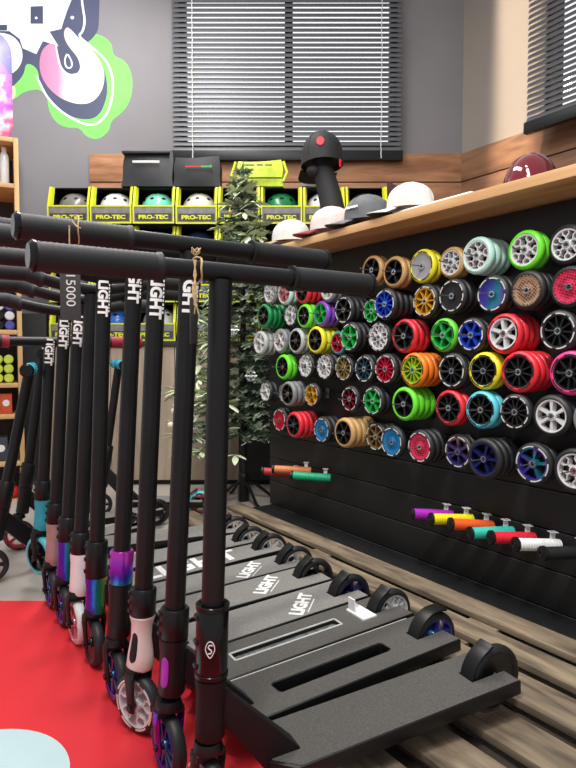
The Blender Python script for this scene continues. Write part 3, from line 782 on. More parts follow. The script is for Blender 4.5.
# ------------------------------------------------------------------ the display gondola and its board
T0, T1 = .15, 2.345
gon = thing('display_gondola', 'black slatted display wall carrying the rows of scooter wheels', 'display stand', nt(NW, 1.2, 0), NROT)
slatb = mat('black_slatwall', (25, 25, 26), .5, var=.15, scale=5)
mb = MB(); z = 1.131
zs = [0.0, .04, .15, .259, .368, .477, .586, .695, .804, .913, 1.022, 1.14]
for a, b_ in zip(zs, zs[1:]):
    mb.box((0.001, T0-1.2, a+.003), (.02, T1-1.2, b_-.002))
obj('slat_panel', mb.mesh('slats', bevel=.002), slatb, gon)
obj('core', MB().box((.02, T0-1.2, 0), (.50, T1-1.2, 1.139)), mat('black_board', (18, 18, 19), .6), gon)
obj('base_foot', MB().box((-.102, T0-1.2, 0), (-.0005, T1-1.2, .036)).mesh('b', bevel=.003), slatb, gon)
lipm = mat('groove_edge', (66, 66, 68), .4)
mb = MB()
for a in zs[1:-1]: mb.box((.0006, T0-1.2, a-.0026), (.004, T1-1.2, a-.0006))
obj('groove_edge', mb, lipm, gon)
brd_m = wood('warm_oiled_board', (176, 132, 86), (212, 172, 124), (14, 1.3, 14), .45)
brd = obj('wooden_board', MB().box((0, -(1.2-T0), 0), (.72, 2.19-1.2, .028)).mesh('b', bevel=.003), brd_m, None, nt(1.317, 1.2, 1.141), (0, 0, NROT))
tag(brd, 'long warm brown wooden board on top of the black wheel display', 'board')
BT = 1.169+.0005

# ------------------------------------------------------------------ caps
def cap_meshes():
    pr = [(.098*sin(a)*(1.0 if True else 0), .022+.095*cos(a)**.85 if cos(a) > 0 else .022) for a in [i*pi/2/10 for i in range(11)]]
    b = MB().lathe(pr+[(.099, .0), (.095, .0), (.094, .02)], 36, 'z')
    b.v = [Vector((v.x*.92, v.y*1.06, v.z)) for v in b.v]
    crown = b.mesh('crown', sharp=60)
    # bill: bent plate reaching to -y
    b = MB(); n = 12; m_ = 6; vs = []; fs = []
    for s_ in (0, 1):
        for i in range(n+1):
            a = -1.15+2.3*i/n
            for j in range(m_+1):
                k = j/m_
                r_ = .098*(1-k)+(.098+.098*max(0, cos(a*1.15))**.6)*k
                x = sin(a)*.092/.098*(.098*(1-k)+.098*k*1.0); y = -cos(a)*1.04*.098-(r_-.098)
                vs.append((x, y, .006-.16*x*x/.1*1.2*1.0+.0*k-.012*k + (.0025 if s_ == 0 else 0)))
    K = (n+1)*(m_+1)
    for i in range(n):
        for j in range(m_):
            a = i*(m_+1)+j
            fs.append((a, a+m_+1, a+m_+2, a+1)); fs.append((K+a+1, K+a+m_+2, K+a+m_+1, K+a))
    for i in range(n):
        a = i*(m_+1)+m_; fs.append((a, a+m_+1, K+a+m_+1, K+a))
        a = i*(m_+1); fs.append((a+m_+1, a, K+a, K+a+m_+1))
    bill = b.add(vs, fs).mesh('bill', sharp=50)
    btn = MB().lathe([(.008, .116), (.006, .120), (0, .1215)], 12, 'z').mesh('button')
    # seams
    b = MB()
    for k in range(3):
        a0 = k*pi/3+pi/6
        b.tube([(.0985*sin(q)*cos(a0)*.92, .0985*sin(q)*sin(a0)*1.06, .0225+.0955*(max(0, cos(q))**.85)) for q in [-pi/2+pi*i/16 for i in range(17)]], .0011, 5)
    return crown, bill, btn, b.mesh('seam')
CROWN, BILL, BTN, SEAM = cap_meshes()
def cap(label, loc, face, cm, bm_, und=None, tilt=0, s=1.0, logo=None, logom=None):
    r = thing('baseball_cap', label, 'cap', loc, face)
    r.rotation_euler = (tilt, 0, face); r.scale = (s, s, s)
    obj('crown', CROWN, cm, r)
    bi = obj('bill', BILL, bm_, r)
    if und: obj('underside', BILL, und, bi, (0, .003, -.0032))
    obj('button', BTN, cm, r); obj('seam', SEAM, cm, r)
    if logo == 'text':
        
        pts = openspline([(-.038, -.004), (-.03, .012), (-.024, -.006), (-.014, .006), (-.01, -.005), (0, .006), (.004, -.005), (.014, .007), (.018, -.005), (.03, .004), (.038, -.002)], 2)
        b = MB().ribbon([Vector(p_) for p_ in pts], .006, -.002, .002, 'xz')
        o_ = obj('script_print', b, logom, r); a_ = radians(62)
        o_.location = (.094*sin(a_), -.104*cos(a_), .048); o_.rotation_euler = (-.28, 0, a_)
    if logo == 'patch':
        obj('round_patch', MB().lathe([(0, -.0035), (.029, -.003), (.03, .004)], 24, 'y').mesh('p'), logom, r, (0, -.096, .062), (-.42, 0, 0))
    return r
wcap = mat('cap_white', (208, 204, 198), .8, bump=.15, bscale=600); kh = mat('cap_khaki', (150, 128, 92), .8); bk = mat('cap_black', (26, 26, 28), .75)
dred = mat('cap_dark_red', (120, 36, 42), .8); gy = mat('cap_grey', (92, 94, 98), .8); pk = mat('cap_pink', (212, 192, 188), .8)
left = atan2(-1, 0)  # helper
fd = atan2((-N*.55+D*.84).y, (-N*.55+D*.84).x)+pi/2     # caps face left along the board
def capspot(px, n): 
    p = on_line(n, px, BT); return Vector((p.x, p.y, BT+.0225))
cs = .76
cap('white cap with khaki bill, leftmost on the wooden board', capspot(291, 1.395), fd, wcap, kh, bk, 0, cs)
cap('white cap with dark red bill, second from the left on the board', capspot(331, 1.395), fd, pk, dred, dred, 0, cs)
cap('charcoal grey cap with white lettering in the middle of the board', capspot(367, 1.395), fd, gy, gy, bk, 0, cs, 'text', WHT)
cap('plain white cap with dark underside, beside the grey cap', capspot(410, 1.395), fd, wcap, wcap, bk, 0, cs*.93)
tag(obj('cardboard_lid', MB().box((0, 0, 0), (.16, .30, .012)).mesh('l', bevel=.002), WHT, None, nt(1.345, on_line(1.345, 471, BT).dot(D), BT), (0, 0, NROT)), 'flat white card lid on the wooden board, right of the white caps', 'lid')
# head stand with black cap
p = on_line(1.62, 336, BT)
st = thing('head_stand', 'black leaning display stand on the board holding the black cap', 'stand', (p.x, p.y, BT), 0)
q = on_n(322, 166, 1.60); zq = q.z-BT; xq = q.x-p.x; yq = q.y-p.y
obj('post', MB().tube([(0, 0, .008), (0, 0, zq*.3), (xq*.45, yq*.4, zq*.65), (xq*.9, yq*.8, zq*.93), (xq, yq, zq+.02), (xq, yq, zq+.08)], [.052, .052, .05, .044, .042, .03], 24).mesh('p', sharp=60), bk, st)
obj('chin', MB().lathe([(.030*sin(a_), -.024*cos(a_)) for a_ in [i*pi/12 for i in range(13)]], 20, 'z', M=Matrix.Translation((xq-.038, yq-.03, zq-.03))).mesh('c'), bk, st)
obj('foot', MB().lathe([(.075, 0), (.075, .008), (.06, .014)], 28, 'z').mesh('f'), bk, st)
c_ = cap('black cap with red round patch on the tall black stand', (q.x, q.y, q.z), radians(-165), bk, bk, bk, radians(4), .98)
c_.scale = (.98, .98, 1.24)
pr_ = obj('round_patch', MB().lathe([(0, -.0035), (.017, -.003), (.018, .004)], 24, 'y').mesh('p'), mat('patch_red', (176, 44, 44), .6), c_, (.036, .0905, .055), (-.3, 0, radians(160)))
obj('strap_tag', MB().box((-.006, -.003, -.022), (.006, 0, .004)).mesh('t', bevel=.001), mat('bright_red', (220, 30, 50), .5), c_, (-.052, .086, -.004), (0, 0, radians(208)), label='small red tag')
# red helmet on the board
hr = on_line(1.72, 530, BT)
rg = mat('candy_red', (96, 8, 22), .06, coat=1.0, var=.05)
r = helmet('glossy candy red helmet on the wooden board at the right', (hr.x, hr.y, BT-.0165), rg, NROT-pi/2+.5, (.92, .92, 1.17), None, False)

# ------------------------------------------------------------------ grips on the lower pegs
def grip_body(L, r_):
    pr = [(.0128, 0), (r_*.96, .002)]
    k = int(L/.008)
    for i in range(k):
        x0 = .004+(L-.008)*i/k; d_ = (L-.008)/k
        pr += [(r_, x0), (r_, x0+d_*.6), (r_*.93, x0+d_*.7), (r_*.93, x0+d_*.95)]
    pr += [(r_*.96, L-.002), (.0128, L)]
    return MB().lathe(pr, 22, 'x').mesh('grip', sharp=30)
def hung_grip(Fp, Ep, m, label, plug=BLK, nF=1.36, nE=1.478):
    a = on_n(*Fp, nF); b_ = on_n(*Ep, nE); d_ = b_-a; L = d_.length
    r = thing('handlebar_grip', label, 'grip', a, 0, 'handlebar grips on the low pegs')
    r.rotation_euler = d_.to_track_quat('X', 'Z').to_euler()
    obj('sleeve', grip_body(L, .0165), m, r)
    obj('bar_end_plug', MB().lathe([(0, -.006), (.012, -.006), (.019, -.004), (.0195, .003), (.017, .006)], 22, 'x').mesh('plug'), plug, r)
    obj('plug_ring', MB().lathe([(.006, -.0075), (.009, -.0075), (.009, -.0055), (.006, -.0055)], 18, 'x', closed=True).mesh('ring'), DARKM, r)
    obj('hanger_tab', MB().box((L-.030, -.0015, .0166), (L-.016, .0015, .036)).box((L-.034, -.009, .034), (L-.012, .009, .036)).mesh('tab'), clear, r)
    return r
gm = {k: mat('grip_'+k, c, .5, var=.05) for k, c in dict(purple=(176, 40, 190), yellow=(236, 224, 30), orange=(240, 96, 40), teal=(60, 196, 180), red=(226, 40, 60), white=(238, 238, 236), emerald=(20, 170, 120), amber=(214, 130, 80), brick=(176, 50, 50)).items()}
for Fp, Ep, c in [((411.6, 513.5), (452.6, 515.5), 'purple'), ((431, 519), (473, 519.5), 'yellow'), ((450.5, 524), (493, 526), 'orange'), ((470, 533.4), (513, 531.5), 'teal'), ((491, 537.4), (534.5, 538), 'red'), ((515.6, 544.4), (559.6, 545), 'white')]:
    hung_grip(Fp, Ep, gm[c], '%s handlebar grip on the low pegs, black plug facing out' % c)
hung_grip((543, 553.6), (588, 552), BLKR, 'black handlebar grip at the right end of the low pegs')
hung_grip((291.7, 475.3), (331, 478), gm['emerald'], 'emerald green grip at the left end of the slatted wall')
hung_grip((273.5, 469), (311.5, 471), gm['amber'], 'amber orange grip hanging behind the emerald one')
hung_grip((263, 471), (301, 474.5), gm['brick'], 'brick red grip, leftmost on the slatted wall')

# ------------------------------------------------------------------ mat and pallet
matm = mat('red_mat', (232, 54, 62), .35, var=.10, scale=2.2, bump=.04, bscale=12)
my1 = on_z(30, 602, 0).y
lim = .60
def at_n(n, y): # x on line n at given y
    return (n - y*N.y)/N.x
poly = [(-1.9, .15), (at_n(lim, .15)-.02, .15), (at_n(lim, my1), my1), (-1.9, my1)]
rm = obj('floor_mat', MB().prism(poly, .0004, .004).mesh('mat'), matm)
tag(rm, 'bright red floor mat under the front wheels of the scooters', 'mat')
q0 = on_z(12, 729, .004); q1 = on_z(70, 768, .004)
dx, dy = q1.x-q0.x, q0.y-q1.y
rad = (dx*dx+dy*dy)/(2*dy)
obj('printed_disc', MB().lathe([(0, .0043), (rad, .0043), (rad, .0040)], 64, 'z', M=Matrix.Translation((q0.x, q0.y-rad, 0))).mesh('disc'), mat('pale_blue_print', (206, 232, 234), .35, var=.04, scale=4), rm, label='pale blue printed disc')
PT = .040
pal = thing('pallet', 'weathered grey wooden pallet under the scooter decks along the display', 'pallet', nt(1.0, 1.2, 0), NROT)
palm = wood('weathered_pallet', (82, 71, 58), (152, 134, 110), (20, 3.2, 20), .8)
pal_shade = wood('gap_shade_wood', (40, 33, 26), (66, 56, 46), (20, 3.2, 20), .85)
for (a, b_) in [(1.308, 1.389), (1.187, 1.268), (1.046, 1.146), (.905, 1.0), (.765, .858), (.628, .718)]:
    j = random.uniform(-.02, .02)
    te = 2.42 if a > 1 else 2.06
    obj('board', MB().box((a-1, .12-1.2+j, PT-.016), (b_-1, te-1.2+j, PT)).mesh('b', bevel=.0025), palm, pal)
for t in (.25, .95, 1.65, 2.28):
    pass
for (a, b_) in [(1.262, 1.314), (1.138, 1.195), (.992, 1.054), (.85, .913), (.71, .773)]:  # added dark boards, the shade in the gaps put into their colour
    obj('gap_shade_board', MB().box((a-1, .14-1.2, .0005), (b_-1, (2.4 if a > 1 else 2.04)-1.2, .010)), pal_shade, pal)
for t in (.25, .95, 1.65, 2.28):
    obj('bearer', MB().box(((.628 if t < 2 else 1.046)-1, t-1.2, .0105), (1.389-1, t-1.2+.09, PT-.0165)).mesh('b', bevel=.002), palm, pal)

# ------------------------------------------------------------------ scooters
def scooter(S, rear, px_top, py_top, barz, arch=0.0, bars=.29, barrot=None, label='', clamp=(.24, .33), head=(.14, .24), clampm=None, headm=None, forkm=None,
            fw=('black', 's5', 'silver'), rw=('black', 's5', 'black'), gripm=None, gripcol2=None, text_z=None, deck=None, hourglass=False, inset=None, group='scooters parked in a row on the pallet',
            rearz=PT, frontz=.004, R=.056, tilt=0, dw=.062, deckm=None, gripd=None, lettering=None, turned=True, slot=None, shield=False, wide=True, lean=None, half=True, rimline=False, tcol=None, tall_fender=False, RR=.058, fturn=0.0, legm=None, shift=0.0, edgeline=False, bracket=False):
    clampm = clampm or BLK; headm = headm or BLK; forkm = forkm or BLK; deckm = deckm or BLK; gripm = gripm or BLKR
    S = Vector((S.x, S.y, 0)); rv = Vector((rear.x-S.x, rear.y-S.y, 0)); L = rv.length; rz = atan2(rv.y, rv.x)
    r = thing('kick_scooter', label, 'scooter', S, rz, group)
    loc = Matrix.Rotation(-rz, 4, 'Z')
    if lean is None:
        # how far the bars lean back, from where the bar top is seen
        q = (px_top-CX)/F; e = Vector((cos(rz), sin(rz), 0)); zc = barz
        base = Vector((S.x, S.y, zc))
        # (base.x + d e.x) = q*(cp*(base.y+d e.y) - sp*(zc-CAMZ))
        d_ = (q*(cp*base.y-sp*(zc-CAMZ))-base.x)/(e.x-q*cp*e.y)
        lean = d_/(barz-.30)
    ax = lambda z: Vector((lean*(z-.30), 0, z))
    A = Matrix.Translation(ax(0)) @ Matrix.Rotation(math.atan(lean), 4, 'Y')
    # bars direction in local coordinates
    bd = (loc @ N) if barrot is None else (loc @ Vector((cos(barrot), sin(barrot), 0)))
    bang = atan2(bd.y, bd.x)
    # fork and front wheel (axle along the bars)
    zc = frontz+R
    wc = ax(zc)
    FW = Matrix.Translation((wc.x, 0, 0)) @ Matrix.Rotation(bang, 4, 'Z')
    crz = zc+R+.006
    b = MB()
    fk = obj('fork', MB().tube([(0, 0, crz+.004), (0, 0, crz+.02)], [.024, .021], 18).prism([(-.026, crz-.006), (.026, crz-.006), (.024, crz+.006), (-.024, crz+.006)], -.013, .013, 'xz').mesh('fork', bevel=.002), forkm, r)
    fk.location = (wc.x, 0, 0); fk.rotation_euler = (0, 0, bang+fturn)
    for sg in (-1, 1):
        pts = [(sg*.0195, 0, zc-.012), (sg*.0195, 0, zc), (sg*.0215, 0, zc+.03), (sg*.0225, 0, crz-.012), (sg*.0215, 0, crz+.003)]
        obj('fork_leg', MB().tube(pts, [.0035, .0045, .0045, .0055, .005], 12, sq=2.3).mesh('leg', sharp=50), legm or forkm, fk)
    obj('axle_bolt', MB().lathe([(.0, -.027), (.006, -.027), (.006, .027), (0, .027)], 10, 'x').mesh('bolt'), DARKM, fk, (0, 0, zc))
    wr = thing('front_wheel', None, None); wr.parent = r
    wr.location = (wc.x, 0, zc); wr.rotation_euler = (0, 0, bang+fturn)
    wheel_parts(wr, R, .026, TM[fw[0]], fw[1], fw[2] if not isinstance(fw[2], str) else HM[fw[2]], 0 if fw[0] == 'cyan' else 7, False, (-.013, 0, 0), (.4, 0, 0), fw[2] if not isinstance(fw[2], str) else HM[fw[2]] if fw[2] != 'black' else DARKM)
    # head tube
    def axial(prof, seg=28): return MB().lathe(prof, seg, 'z', M=A)
    h0, h1 = head; k = (h1-h0)
    if hourglass: pr = [(.0235, h0), (.027, h0+k*.08), (.0245, h0+k*.3), (.020, h0+k*.6), (.0205, h0+k*.85), (.0245, h1-.002), (.023, h1)]
    else: pr = [(.021, h0), (.0235, h0+.004), (.0225, h0+k*.3), (.0225, h0+k*.75), (.0245, h1-.008), (.0245, h1)]
    ht = obj('head_tube', axial(pr).mesh('ht', sharp=50), headm, r)
    if inset:
        # long rounded recess on the side of the head tube towards the viewer
        M = A @ Matrix.Rotation(-rz + atan2(-.9, -.45), 4, 'Z')
        zi0, zi1 = h0+k*.18, h0+k*.72
        b = MB(); n_ = 14; vs = []
        for i in range(n_+1):
            z_ = zi0+(zi1-zi0)*i/n_; hw = .0075*sqrt(max(0, 1-(2*i/n_-1)**4))+.0008
            rr_ = max(r0_+(r1_-r0_)*(z_-a_z)/(b_z-a_z) for (r0_, a_z), (r1_, b_z) in zip(pr, pr[1:]) if b_z > a_z and a_z <= z_ <= b_z)+.0006
            for a_ in (-hw, -hw/2, 0, hw/2, hw): vs.append((rr_*cos(a_/.0235), rr_*sin(a_/.0235), z_))
        fs = [(i*5+j, i*5+j+1, i*5+j+6, i*5+j+5) for i in range(n_) for j in range(4)]
        b.add(vs, fs, M); b.add([v*1.0 for v in []], [])
        me = b.mesh('inset', sharp=60)
        o = obj('inset', me, inset, ht); md = o.modifiers.new('Solidify', 'SOLIDIFY'); md.thickness = .0012
    # clamp collar
    c0, c1 = clamp
    cl = obj('clamp', axial([(.0225, c0), (.0250, c0+.003), (.0250, c1-.003), (.0225, c1)]).mesh('clamp', sharp=40), clampm, r)
    for zz in [c0+(c1-c0)*(i+.5)/3 for i in range(3)]:
        Mb = A @ Matrix.Rotation(-rz+atan2(-.35, -.9), 4, 'Z') @ Matrix.Translation((.0242, 0, zz))
        obj('clamp_bolt', MB().lathe([(0, -.006), (.0042, -.006), (.0042, .006), (0, .006)], 10, 'y', M=Mb).mesh('bolt'), DARKM, cl)
    if shield:
        for zz in (c0+.006, c1-.004):
            obj('chrome_ring', axial([(.0252, zz-.004), (.0262, zz-.003), (.0262, zz+.003), (.0252, zz+.004)]).mesh('rg'), BLKG, cl)
        # small shield emblem with an S
        Ms = A @ Matrix.Rotation(-rz+atan2(-.97, .02)+pi/2, 4, 'Z') @ Matrix.Translation((0, -.0256, (c0+c1)/2-.004))
        b = MB(); pts = [(.007*sin(t)*(1 if cos(t) > 0 else (1+cos(t)*.45)), .0125*cos(t)) for t in [i*2*pi/24 for i in range(25)]]
        b.ribbon([Vector(q_) for q_ in pts], .0013, -.0006, .0004)
        s_ = openspline([(.0035, .006), (-.0005, .0075), (-.0035, .004), (-.001, .001), (.003, -.002), (.001, -.006), (-.0035, -.006)], 2)
        b.ribbon([Vector(q_) for q_ in s_], .0016, -.0006, .0004)
        for i in range(len(b.v)): b.v[i] = Ms @ b.v[i]
        obj('shield_emblem', b, WHT, cl)
    # handlebar: down tube + crossbar
    tr = .0175
    th = barz-.012
    hb = obj('down_tube', axial([(tr, c1-.004), (tr, th)]).mesh('tube', sharp=50), BLK, r)
    if text_z:
        Mt = A @ Matrix.Rotation(-rz+radians(14), 4, 'Z') @ Matrix.Translation((0, 0, text_z))
        me = wrap_text('LIGHT', .031, .045, tr, .95)
        me.transform(Mt)
        obj('lettering', me, WHT, hb)
        b = MB(); 
        for i in range(9):
            a_ = .86
            zz = .03-.0075*i
            b.box((tr*sin(a_)-.0010, -tr*cos(a_)-.0012, zz), (tr*sin(a_)+.0013, -tr*cos(a_)+.0006, zz+.0045), Mt)
        obj('small_print', b, WHT, hb)
    top = A @ Vector((0, 0, barz))
    BM = Matrix.Translation(top) @ Matrix.Rotation(bang, 4, 'Z') @ Matrix.Translation((shift, 0, 0))
    cr = .0146
    prof = lambda u: arch*(min(1, abs(u)/(bars*.55)))**1.6
    xs = [-bars+2*bars*i/28 for i in range(29)]
    cb = obj('crossbar', MB().tube([(x, 0, prof(x)) for x in xs], cr, 16, M=BM).mesh('bar', sharp=60), BLK, r)
    GL = .165
    for sg in (-1, 1):
        b = MB(); prg = []
        x0, x1 = bars-GL, bars+.002
        pts = []; rs = []
        kk = 44
        for i in range(kk+1):
            x = x0+(x1-x0)*i/kk
            pts.append((sg*x, 0, prof(x))); rs.append(.0196 if i % 2 else .0188)
        rs[0] = .021; rs[1] = .021; pts[1] = (sg*(x0+.004), 0, prof(x0))
        g = obj('grip', MB().tube(pts, rs, 20, M=BM).mesh('grip', sharp=50), gripm, r)
        if gripcol2: 
            b2 = MB().tube([(sg*(x0+.02), 0, prof(x0+.02)), (sg*(x0+.07), 0, prof(x0+.07))], .0198, 18, M=BM)
            obj('grip_band', b2.mesh('band'), gripcol2, g)
        obj('bar_end', MB().tube([(sg*x1, 0, prof(x1)), (sg*(x1+.004), 0, prof(x1)), (sg*(x1+.0085), 0, prof(x1))], [.0205, .021, .016], 20, M=BM).mesh('end'), gripcol2 and gripm or BLKG, g)
    # deck
    dws = dw if isinstance(dw, tuple) else (dw, dw)
    dz0 = frontz+.083; dz1 = rearz+.078
    dzf = lambda x: dz0+(dz1-dz0)*max(0, min(1, (x-.05)/(L-.05)))
    sl = math.atan((dz1-dz0)/L)
    DM = Matrix.Translation((0, 0, dz0)) @ Matrix.Rotation(-sl, 4, 'Y')
    def half_(sg, w_, x0, xe, slot_):
        pts = [(x0, 0), (x0, sg*.024), (x0+.035, sg*w_), (xe, sg*w_), (xe, sg*.0195), (L-RR-.009, sg*.0195), (L-RR-.009, 0)]
        if slot_:
            a0, a1, hw = slot_
            pts += [(a1, 0), (a1, sg*hw*.7), (a1-.006, sg*hw), (a0+.006, sg*hw), (a0, sg*hw*.7), (a0, 0)]
        return pts if sg > 0 else pts[::-1]
    b = MB(); th_ = .026
    for sg in (-1, 1):
        b.prism(half_(sg, dws[sg > 0], .085, L+.012, slot), -th_, 0, 'xy', M=DM)
    if slot: b.prism([(slot[0]-.01, -.03), (slot[1]+.01, -.03), (slot[1]+.01, .03), (slot[0]-.01, .03)], -th_-.002, -th_+.002, 'xy', M=DM)
    dk = obj('deck', b.mesh('deck', bevel=.0025, bevsel=lambda e: all(abs(v.co.y) > .006 for v in e.verts)), deckm, r)
    b = MB()
    for sg in (-1, 1):
        b.prism(half_(sg, dws[sg > 0]-.003, .092, L+.009, (slot[0]-.003, slot[1]+.003, slot[2]+.003) if slot else None), .0001, .0009, 'xy', M=DM)
    gt = obj('grip_tape', b, gripd or GRIP_SHEEN, dk)
    if slot and rimline:
        a0, a1, hw = slot
        b = MB(); rect = [(a0-.002, -hw-.002), (a1+.002, -hw-.002), (a1+.002, hw+.002), (a0-.002, hw+.002)]
        for (p_, q_) in zip(rect, rect[1:]+rect[:1]):
            b.ribbon([Vector(p_), Vector(q_)], .0042, 0, .0022, 'xy')
        for i in range(len(b.v)): b.v[i] = DM @ b.v[i]
        obj('slot_rim', b, ALLOY, dk)
        obj('slot_floor', MB().box((a0, -hw, -.010), (a1, hw, -.008), DM), mat('raw_alloy', (120, 120, 118), .6, .5, var=.5, scale=90), dk)
    if edgeline:
        b = MB().box((.12, dws[1]-.0032, .0), (L-.02, dws[1]-.0004, .0014), DM)
        obj('edge_line', b, ALLOY, dk)
    if lettering == 'diag':
        me = text_mesh('LIGHT', .046, .05, .0004, .95).copy()
        lx = L-.155
        me.transform(DM @ Matrix.Translation((lx, 0, .0013)) @ Matrix.Rotation(radians(45), 4, 'Z'))
        obj('lettering', me, WHT, gt)
        b = MB().box((-.045, -.028, 0), (.03, -.0255, .0004), DM @ Matrix.Translation((lx, 0, .0011)) @ Matrix.Rotation(radians(45), 4, 'Z'))
        obj('small_print', b, WHT, gt)
    if lettering == 'big':
        me = text_mesh('LIGHT', .115, .03, .0004, .95).copy()
        me.transform(DM @ Matrix.Translation((L*.56, 0, .0013)))
        obj('lettering', me, WHT, gt)
    if bracket:   # small white bracket in front of the rear wheel
        b = MB().box((L-.112, -.034, .001), (L-.072, .034, .005), DM).box((L-.108, .006, .005), (L-.104, .030, .036), DM)
        b.prism([(L-.108, .005), (L-.076, .005), (L-.104, .034)], .026, .030, 'xz', M=DM)
        obj('white_bracket', b.mesh('bracket'), snow, dk, label='white bracket')
    # neck: a wedge from the head tube down to the deck
    b = MB()
    top0 = ax(h1-.012)+Vector((.012, 0, 0)); bot0 = ax(h0+.03)+Vector((.012, 0, 0))
    tip = Vector((.145, 0, dzf(.145)+.0016)); tip2 = Vector((.13, 0, dzf(.13)-.012)); und = Vector((.085, 0, dz0-.016))
    ws = [.013, .016, .026, .026, .026]
    P_ = [top0, tip, tip2, und, bot0]; wv = [.010, .022, .022, .022, .012]
    vs = [(p_.x, -w_, p_.z) for p_, w_ in zip(P_, wv)]+[(p_.x, w_, p_.z) for p_, w_ in zip(P_, wv)]
    b.add(vs, [(0, 1, 2, 3, 4)[::-1], (5, 6, 7, 8, 9)]+[(i, (i+1) % 5, (i+1) % 5+5, i+5) for i in range(5)])
    obj('neck', b.mesh('neck', bevel=.003), headm if headm in (BLK, BLKB) else BLK, r)
    # rear wheel, axle, brake fender
    rwt = thing('rear_wheel', None, None); rwt.parent = r
    R0 = R; R = RR; zr = rearz+.0006+R
    rwt.location = (L, 0, zr); rwt.rotation_euler = (0, 0, pi/2)
    wheel_parts(rwt, R, .026, TM[rw[0]], rw[1], rw[2] if not isinstance(rw[2], str) else HM[rw[2]], 7, False, (-.013, 0, 0), (.2, 0, 0), DARKM)
    obj('axle', MB().lathe([(0, -.05), (.0042, -.05), (.0042, .05), (0, .05)], 10, 'y').mesh('axle'), DARKM, r, (L, 0, zr))
    b = MB(); n_ = 18; vs = []; fs = []; a0, a1 = radians(182), radians(70 if tall_fender else 104)
    for i in range(n_+1):
        a = a0+(a1-a0)*i/n_
        fl = .004*max(0, (i-n_+3)/3)
        for ro, y_ in ((R+.005, -.017), (R+.005, .017), (R+.0085+fl, .017), (R+.0085+fl, -.017)):
            vs.append((L+ro*cos(a), y_, zr+ro*sin(a)))
    for i in range(n_):
        for k_ in range(4):
            k2 = (k_+1) % 4; fs.append((i*4+k_, i*4+k2, i*4+4+k2, i*4+4+k_))
    fs += [(0, 1, 2, 3), tuple(n_*4+k_ for k_ in (3, 2, 1, 0))]
    obj('brake_fender', b.add(vs, fs).mesh('fender', bevel=.001, sharp=40), BLK, r)
    return r
NS = .4126
tops = [(221, 272), (191, 262), (158, 262), (136, 262), (104, 270), (92, 270), (80, 300), (65, 310), (50, 345)]
bot = [212, 175, 144, 121.5, 97, 81.5, 68.5, 56, 43]
rear_px = [(493, 679), (434, 638), (391, 613), (351, 597), (315, 579.5), (296, 566), (271, 552), (251, 544), (235, 533)]
barz = [.860, .924, .935, .972, .915, .90, .885, .862, .778]
Ss = [on_line(NS, b_, .30) for b_ in bot]
Rs = [on_z(px, py, PT+.055) for px, py in rear_px]
white_head = mat('pinkish_white_paint', (232, 214, 206), .3, var=.04); pinkgrey = mat('dusty_pink_alloy', (170, 150, 144), .4, .3)
mag = mat('magenta_inset', (176, 50, 190), .3); tealp = mat('teal_paint', (40, 170, 190), .35)
purple_chrome = mat('purple_chrome', (120, 40, 190), .15, .9)
cfg = [
 dict(label='nearest black scooter in the row, glossy collar with a white shield emblem', clamp=(.24, .355), head=(.145, .24), clampm=BLKG, headm=BLKB, shield=True, gripd=GRIP_NEAR, dw=.062, fw=('black', 's6', 'silver'), rw=('black', 'disc', 'black'), RR=.062, bars=.277, shift=.015),
 dict(label='second nearest black scooter with magenta head tube slot and slotted deck', clamp=(.247, .300), head=(.150, .247), inset=mag, legm=purple_chrome, fw=('black', 's10', HM['oil']), gripd=GRIP_NEAR, slot=(.20, .47, .017), edgeline=True, text_z=.842, shift=.006, bars=.277, tall_fender=True, rw=('black', 's5', HM['oil'])),
 dict(label='black scooter with pinkish white head tube, third from the camera', clamp=(.234, .287), head=(.130, .234), headm=white_head, hourglass=True, inset=BLK, fw=('black', 'p5', 'silver'), fturn=.38, R=.058, gripd=GRIP_NEAR, slot=(.19, .46, .014), rimline=True, bracket=True, text_z=.845, rw=('black', 'p6', 'silver')),
 dict(label='black scooter with violet iridescent collar, fourth from the camera', clamp=(.254, .325), head=(.140, .254), clampm=RIDE2, fw=('black', 's6', HM['oil']), lettering='diag', text_z=.885, rw=('black', 's6', 'indigo')),
 dict(label='black scooter with green and purple iridescent head tube, fifth from the camera', clamp=(.215, .30), head=(.128, .215), headm=RIDE, fw=('black', 'disc', 'black'), lettering='diag', text_z=.865, arch=.03, rw=('black', 's5', 'black')),
 dict(label='black scooter with pure white head tube, sixth from the camera', clamp=(.235, .29), head=(.128, .235), headm=snow, fw=('white', 's5', 'pink'), lettering='diag', arch=.03, rw=('black', 's5', 'silver')),
 dict(label='black scooter with narrow rainbow iridescent head tube, seventh from the camera', clamp=(.235, .30), head=(.128, .235), headm=RIDE, fw=('black', 's6', HM['oil']), lettering='big', arch=.03, text_z=.800, rw=('black', 's7', 'silver')),
 dict(label='black scooter with dusty pink head tube, second from the far end', clamp=(.25, .31), head=(.128, .25), headm=pinkgrey, fw=('black', 's6', HM['oil']), arch=.025, text_z=.795, rw=('black', 's7', 'silver')),
 dict(label='black scooter with teal head tube and teal front tyre, farthest in the row', clamp=(.285, .345), head=(.190, .285), fturn=.4, R=.062, headm=tealp, fw=('cyan', 's5', 'black'), gripm=mat('dark_red_grip', (150, 36, 52), .5), gripcol2=BLKR, text_z=.745, rw=('black', 's7', 'silver'), frontz=.048),
]
def half_gap(i, j):
    g = 1
    for f in (.1, .5, 1.05):
        p = Ss[i].lerp(Rs[i], f); e = (Rs[j]-Ss[j]); e.z = 0; e.normalize(); v = p-Ss[j]; v.z = 0
        g = min(g, abs(v.x*e.y-v.y*e.x))
    return g/2-.0018
